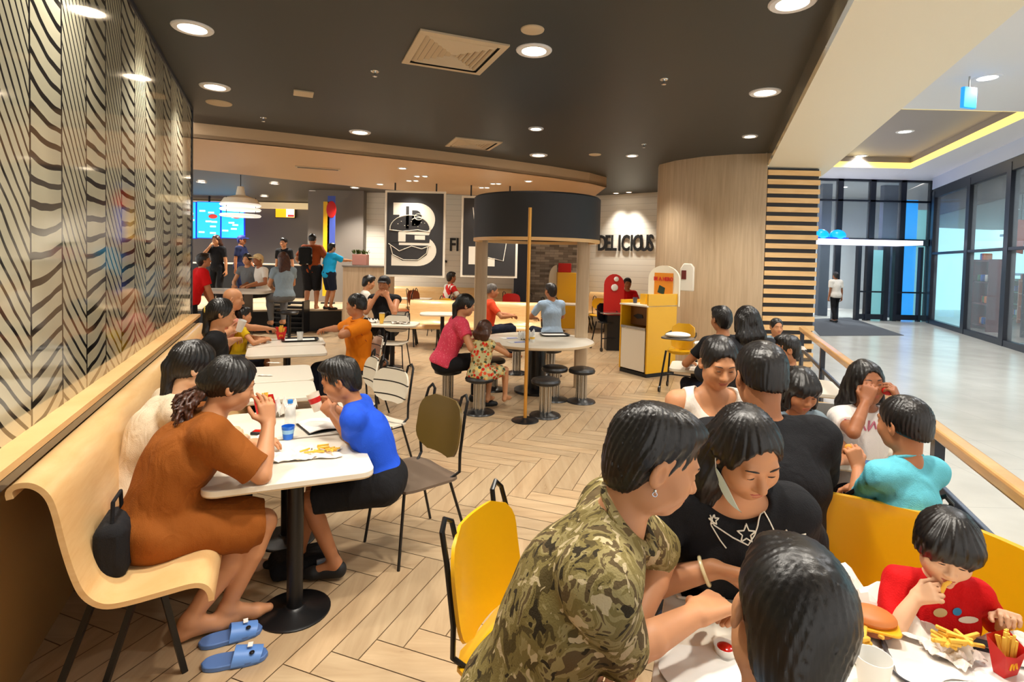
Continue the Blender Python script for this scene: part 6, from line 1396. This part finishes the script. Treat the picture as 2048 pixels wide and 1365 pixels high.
tray('black food tray on the table between the bald man and the man in orange', onL(600, 681), LA, .42, .28)
frybox('red fries carton on the black tray near the bald man', onL(562, 680)+Vector((0, 0, .006)), LA, 1.25); cup('drink_cup', 'clear plastic cup standing on the black tray near the man in orange', onL(598, 684)+Vector((0, .03, .006)), clear, .04, .11)
q = cupw.wrist[-1]; sh, el, wr, d, n, hp = cupw.arms[-1]; cup('drink_cup', 'white paper cup lifted by the woman in black with the yellow hair tie', q+Vector((.085, -.02, .0)), M['paper'], .04, .12, rot=(0, .35, 0))
for i, (u, v, l) in enumerate(((530, 752, 'few crumbs and a scrap of paper on the empty white table'), (548, 727, 'thin paper scrap on the farther empty white table'))):
    crumple('paper_scrap', l, onL(u, v), .12, .04, .006, wrap, 9+i)
# slippers, shoes, bag
def slipper(label, p, rz, m, m2):
    e = thing('slipper', label, 'slipper', p, rz, 'blue slippers under the bench')
    def ol(v): return .047*max(0, 1-abs(2*v-1)**3.2)**.45*(1-.10*math.exp(-((v-.42)/.15)**2))+.002
    pts = [(ol(i/22), -.13+.26*i/22) for i in range(23)]+[(-ol(i/22), -.13+.26*i/22) for i in range(22, -1, -1)]
    c = MB(); c.prism(pts, 0, .022); c.build('sole', m, e, angle=50, bevel=.004)
    c = MB(); c.sheet(lambda u, v: (-(.052-.008*v)*math.cos(u*math.pi), -.01+.11*v+.012*math.sin(u*math.pi), .012+.052*math.sin(u*math.pi)**.8*(1-.35*v)), 18, 10, .004); st = c.build('strap', m2, e)
    c = MB(); c.box((.0, .06, .066), (.03, .02, .002)); c.build('emblem', M['paper'], st); c = MB(); c.ball((.03, .07, .05), (.011, .011, .006), 6); c.build('vent_hole', M['black'], st)
sl1, sl2 = mat('slipper_blue', (84, 118, 176), .5), mat('slipper_strap_blue', (96, 142, 212), .45)
slipper('blue slide slipper under the bare feet of the woman in brown', W(462, 1278, 0), math.radians(-62), sl1, sl2)
slipper('blue slide slipper lying free, nearest the camera', W(470, 1325, 0), math.radians(-72), sl1, sl2)
e = thing('black_bag', 'black handbag standing on the bench behind the woman in brown', 'bag', L(2.72, -.60, .425), LA)
c = MB(); c.box((0, 0, .11), (.12, .26, .22)); c.build('bag_body', CB, e, bevel=.035); c = MB(); c.tube([(0, -.08, .2), (0, -.06, .3), (0, .06, .3), (0, .08, .2)], .008, 8); c.build('handle', CB, e)
e = thing('backpack', 'black bag with a grey and yellow patch on the floor by the blue boy', 'bag', W(600, 1150, 0)+Vector((.0, .06, 0)), .5); c = MB(); c.box((0, 0, .05), (.36, .2, .1)); c.build('bag_body', CB, e, bevel=.035)
c = MB(); c.box((.1, -.1, .05), (.1, .02, .07)); c.build('patch', mat('patch_grey', (140, 150, 160), .5), e, bevel=.004); c = MB(); c.box((.125, -.112, .05), (.03, .01, .05)); c.build('patch_mark', M['yellow'], e)
# round table
crumple('paper_bag', 'crumpled white takeaway bag on the round table behind the golden pole', Vector((.21, 7.25, T)), .2, .18, .16, M['paper'], 12, cat='bag')
tray('black food tray lying at the far edge of the round table', Vector((.62, 7.75, T)), .2)
for p, l in (((.08, 7.0, T), 'blue and white leaflet near the small girl on the round table'), ((-.02, 7.35, T), 'blue and white leaflet before the woman in pink')):
    e = thing('leaflet', l, 'leaflet', p, .4); c = MB(); c.box((0, 0, .002), (.22, .15, .003)); c.build('sheet', M['paper'], e); c = MB(); c.box((.03, -.03, .0045), (.15, .05, .002)); c.build('blue_print', mat('print_blue2', (30, 70, 190), .5), e)
cup('drink_cup', 'orange and white paper cup standing beside the takeaway bag', Vector((.28, 7.05, T)), M['paper'], .035, .09, band=fry)
cup('drink_cup', 'yellow drink cup on the small table of the man eating with both hands', Vector((-2.04, 8.66, .702)), fry, .045, .16, lid=clear)
# family table
def onF(u, v, z=T): p = W(u, v, z); return Vector((p.x, p.y, z))
e = thing('smartphone', 'white smartphone with a black screen lying on the family table', 'phone', onF(1398, 1190), math.radians(-8)); c = MB(); c.prism(rrect(.15, .075, .01), 0, .009); c.build('phone_case', M['white'], e, bevel=.002)
c = MB(); c.prism(rrect(.118, .068, .003), .009, .0098); c.build('screen', mat('phone_screen', (30, 16, 12), .08, coat=1), e)
e = thing('sauce_cup', 'small white cup of red ketchup by the hand of the man in camouflage', 'sauce cup', onF(1450, 1310)); c = MB(); c.lathe([(.0001, .003), (.024, .003), (.024, 0), (.03, .026), (.028, .026), (.0001, .008)], n=24); c.build('cup_body', M['paper'], e); c = MB(); c.ball((0, 0, .016), (.025, .025, .012), 8); c.build('ketchup', ketch, e)
crumple('wrapper', 'large open burger wrapper standing up before the toddler', onF(1790, 1240), .30, .26, .075, wrap, 21, -.5); crumple('wrapper', 'flat greasy wrapper beside the burger on the family table', onF(1790, 1320), .26, .22, .015, wrap, 22, .3)
e = thing('burger', 'half-eaten burger with melted cheese lying on its wrapper on the family table', 'burger', onF(1742, 1272)+Vector((0, 0, .035)), -.4)
c = MB(); c.ball((0, 0, .022), (.062, .05, .022), 10); c.build('bun', mat('bun_brown', (206, 122, 60), .5), e); c = MB(); c.prism(rrect(.13, .11, .02), .004, .012); c.build('cheese', mat('cheese', (250, 186, 30), .4), e, bevel=.002); c = MB(); c.lathe([(.0001, -.008), (.056, -.008), (.056, .006), (.0001, .006)], n=24); c.build('patty', mat('patty', (150, 80, 40), .7), e)
c = MB(); c.ball((0, 0, .001), (.018, .012, .004), 8); put(c.build('ketchup_drop', ketch), 'red ketchup drop on the table before the toddler', 'ketchup', onF(1838, 1268))
c = MB(); c.ball((0, 0, .001), (.012, .009, .003), 8); put(c.build('ketchup_drop', ketch), 'smaller ketchup smear beside the drop, nearer the wrapper', 'ketchup', onF(1822, 1280))
tray('dark grey food tray at the right end of the family table', onF(1930, 1345), math.radians(-24), .36, .28, mat('dark_tray', (56, 58, 66), .3))
crumple('fries_bag', 'white paper fries bag lying on the dark tray', onF(1905, 1320)+Vector((0, 0, .012)), .12, .10, .03, wrap, 31, .4, cat='bag')
fries(16, onF(1915, 1325)+Vector((0, 0, .045)), .04, 'fries on the dark tray', 'french fry spilling from the bag on the dark tray', 8)
frybox('red fries carton lying on the dark tray', onF(2010, 1352)+Vector((0, 0, .006)), .3, .8)
crumple('napkin', 'white napkin at the right edge of the family table', onF(2035, 1310), .16, .14, .02, M['paper'], 33, cat='napkin')
fries(8, onF(1728, 1300)+Vector((0, 0, .02)), .04, 'fries beside the burger', 'french fry lying beside the half-eaten burger', 11)
crumple('napkin', 'pale brown paper sheet under the hands of the man in camouflage', onF(1400, 1335), .2, .16, .004, M['paper'], 35, cat='napkin')
cup('drink_cup', 'white paper cup beside the right ear of the child seen from behind', onF(1745, 1375), M['paper'], .042, .08)
# held things
def inhand(b, sg, fwd=.1, nn=.02): sh, el, wr, d, n, hp = b.arms[sg]; d = d.normalized(); n = (n-d*n.dot(d)).normalized(); return b.world(wr+d*fwd*b.s+n*nn*b.s)
q = inhand(tod, 1, .1, .03); c = MB(); c.tube([q+Vector((0, 0, 0)), q+tod.world(Vector((0, .0, .02)))-tod.o+Vector((.0, -.01, .01)), q+Vector((.025, .0, .035))], [.005, .0055, .0045], 8); put(c.build('french_fry', fry), 'single french fry held at the mouth of the toddler in red', 'fry')
q = inhand(girl, -1, .08, .03); c = MB(); c.ball(q, (.034, .022, .026), 8); put(c.build('red_toy', M['red']), 'small red toy held before the face of the girl in the white tee', 'toy')
q = inhand(boy, -1, .10, .03); c = MB(); c.ball(q, (.022, .017, .018), 7); put(c.build('nugget', mat('nugget', (214, 140, 40), .7)), 'golden nugget held up by the boy in turquoise', 'nugget')
# right tables
e = thing('laptop', 'silver grey laptop lid standing before the girl with the fringe', 'laptop', onF(1610, 862), -RA+math.radians(8))
c = MB(); c.box((0, 0, .01), (.32, .2, .014)); c.build('base', M['steel'], e, bevel=.004); c = MB(); c.box((0, -.12, .115), (.32, .012, .22), M=Matrix.Rotation(.25, 3, 'X')); c.build('lid', mat('silver_lid', (150, 148, 144), .3, metal=.5), e, bevel=.004); c = MB(); c.ball((0, -.129, .13), (.008, .003, .008), 6); c.build('lid_dot', M['white'], e)
e = thing('magazine', 'glossy magazine with a blue picture lying on the table of the turquoise boy', 'magazine', onF(1632, 888), -RA+.3); c = MB(); c.prism(rrect(.22, .28, .01), 0, .005); c.build('pages', M['paper'], e); c = MB(); c.prism([(-.08, -.1), (.08, -.1), (.08, .0), (-.08, .0)], .005, .006); c.build('blue_picture', mat('pic_blue', (130, 170, 220), .4), e)
e = thing('menu_card', 'dark curved menu card next to the magazine', 'menu', onF(1672, 888), -RA-.2); c = MB(); c.sheet(lambda u, v: ((u-.5)*.1, (v-.5)*.26, .004+.02*u), 6, 2, .003); c.build('card', M['blackpl'], e)
e = thing('phone_card', 'small blue card near the hand of the turquoise boy', 'card', onF(1728, 925), -.3); c = MB(); c.box((0, 0, .003), (.12, .05, .005)); c.build('card', mat('card_blue', (60, 110, 170), .4), e)
for u, v, l, sd_ in ((1405, 690, 'crumpled white wrapper on the small littered table', 41), (1440, 700, 'second white wrapper on the small littered table, nearer the jacket woman', 42), (1560, 690, 'white wrapper before the small child', 43), (1590, 700, 'crumpled paper by the railing post table', 44)):
    crumple('wrapper', l, onF(u, v), .2, .14, .06, wrap, sd_)
c = MB(); c.ext([(-.2, 0), (.2, 0), (.2, .6)]+[(.2*math.cos(math.radians(t)), .6+.22*math.sin(math.radians(t))) for t in range(0, 181, 20)]+[(-.2, .6)], Matrix.Translation((0, 0, 0)), .05)
p = WY(1228, 600, 11.0); e = thing('red_chair_board', 'red arched board with white dots beside the person with the black cap', 'board', (p.x, 11.0, 0)); c2 = MB(); c2.box((0, 0, .35), (.3, .3, .7)); c2.build('stand', M['black'], e); o = c.build('arch', M['red'], e); o.location.z = .7
c = MB(); c.ball((0, -.03, 1.25), (.07, .02, .07), 8); c.ball((.03, -.03, 1.42), (.05, .02, .05), 8); c.build('white_dots', M['paper'], e)

crumple('wrapper', 'white wrapper on the small table of the man eating with both hands', Vector((-1.75, 8.7, .702)), .26, .18, .05, wrap, 51)
crumple('wrapper', 'white paper bag lying at the left of the yellow drink cup', Vector((-2.2, 8.75, .702)), .16, .16, .07, M['paper'], 52)
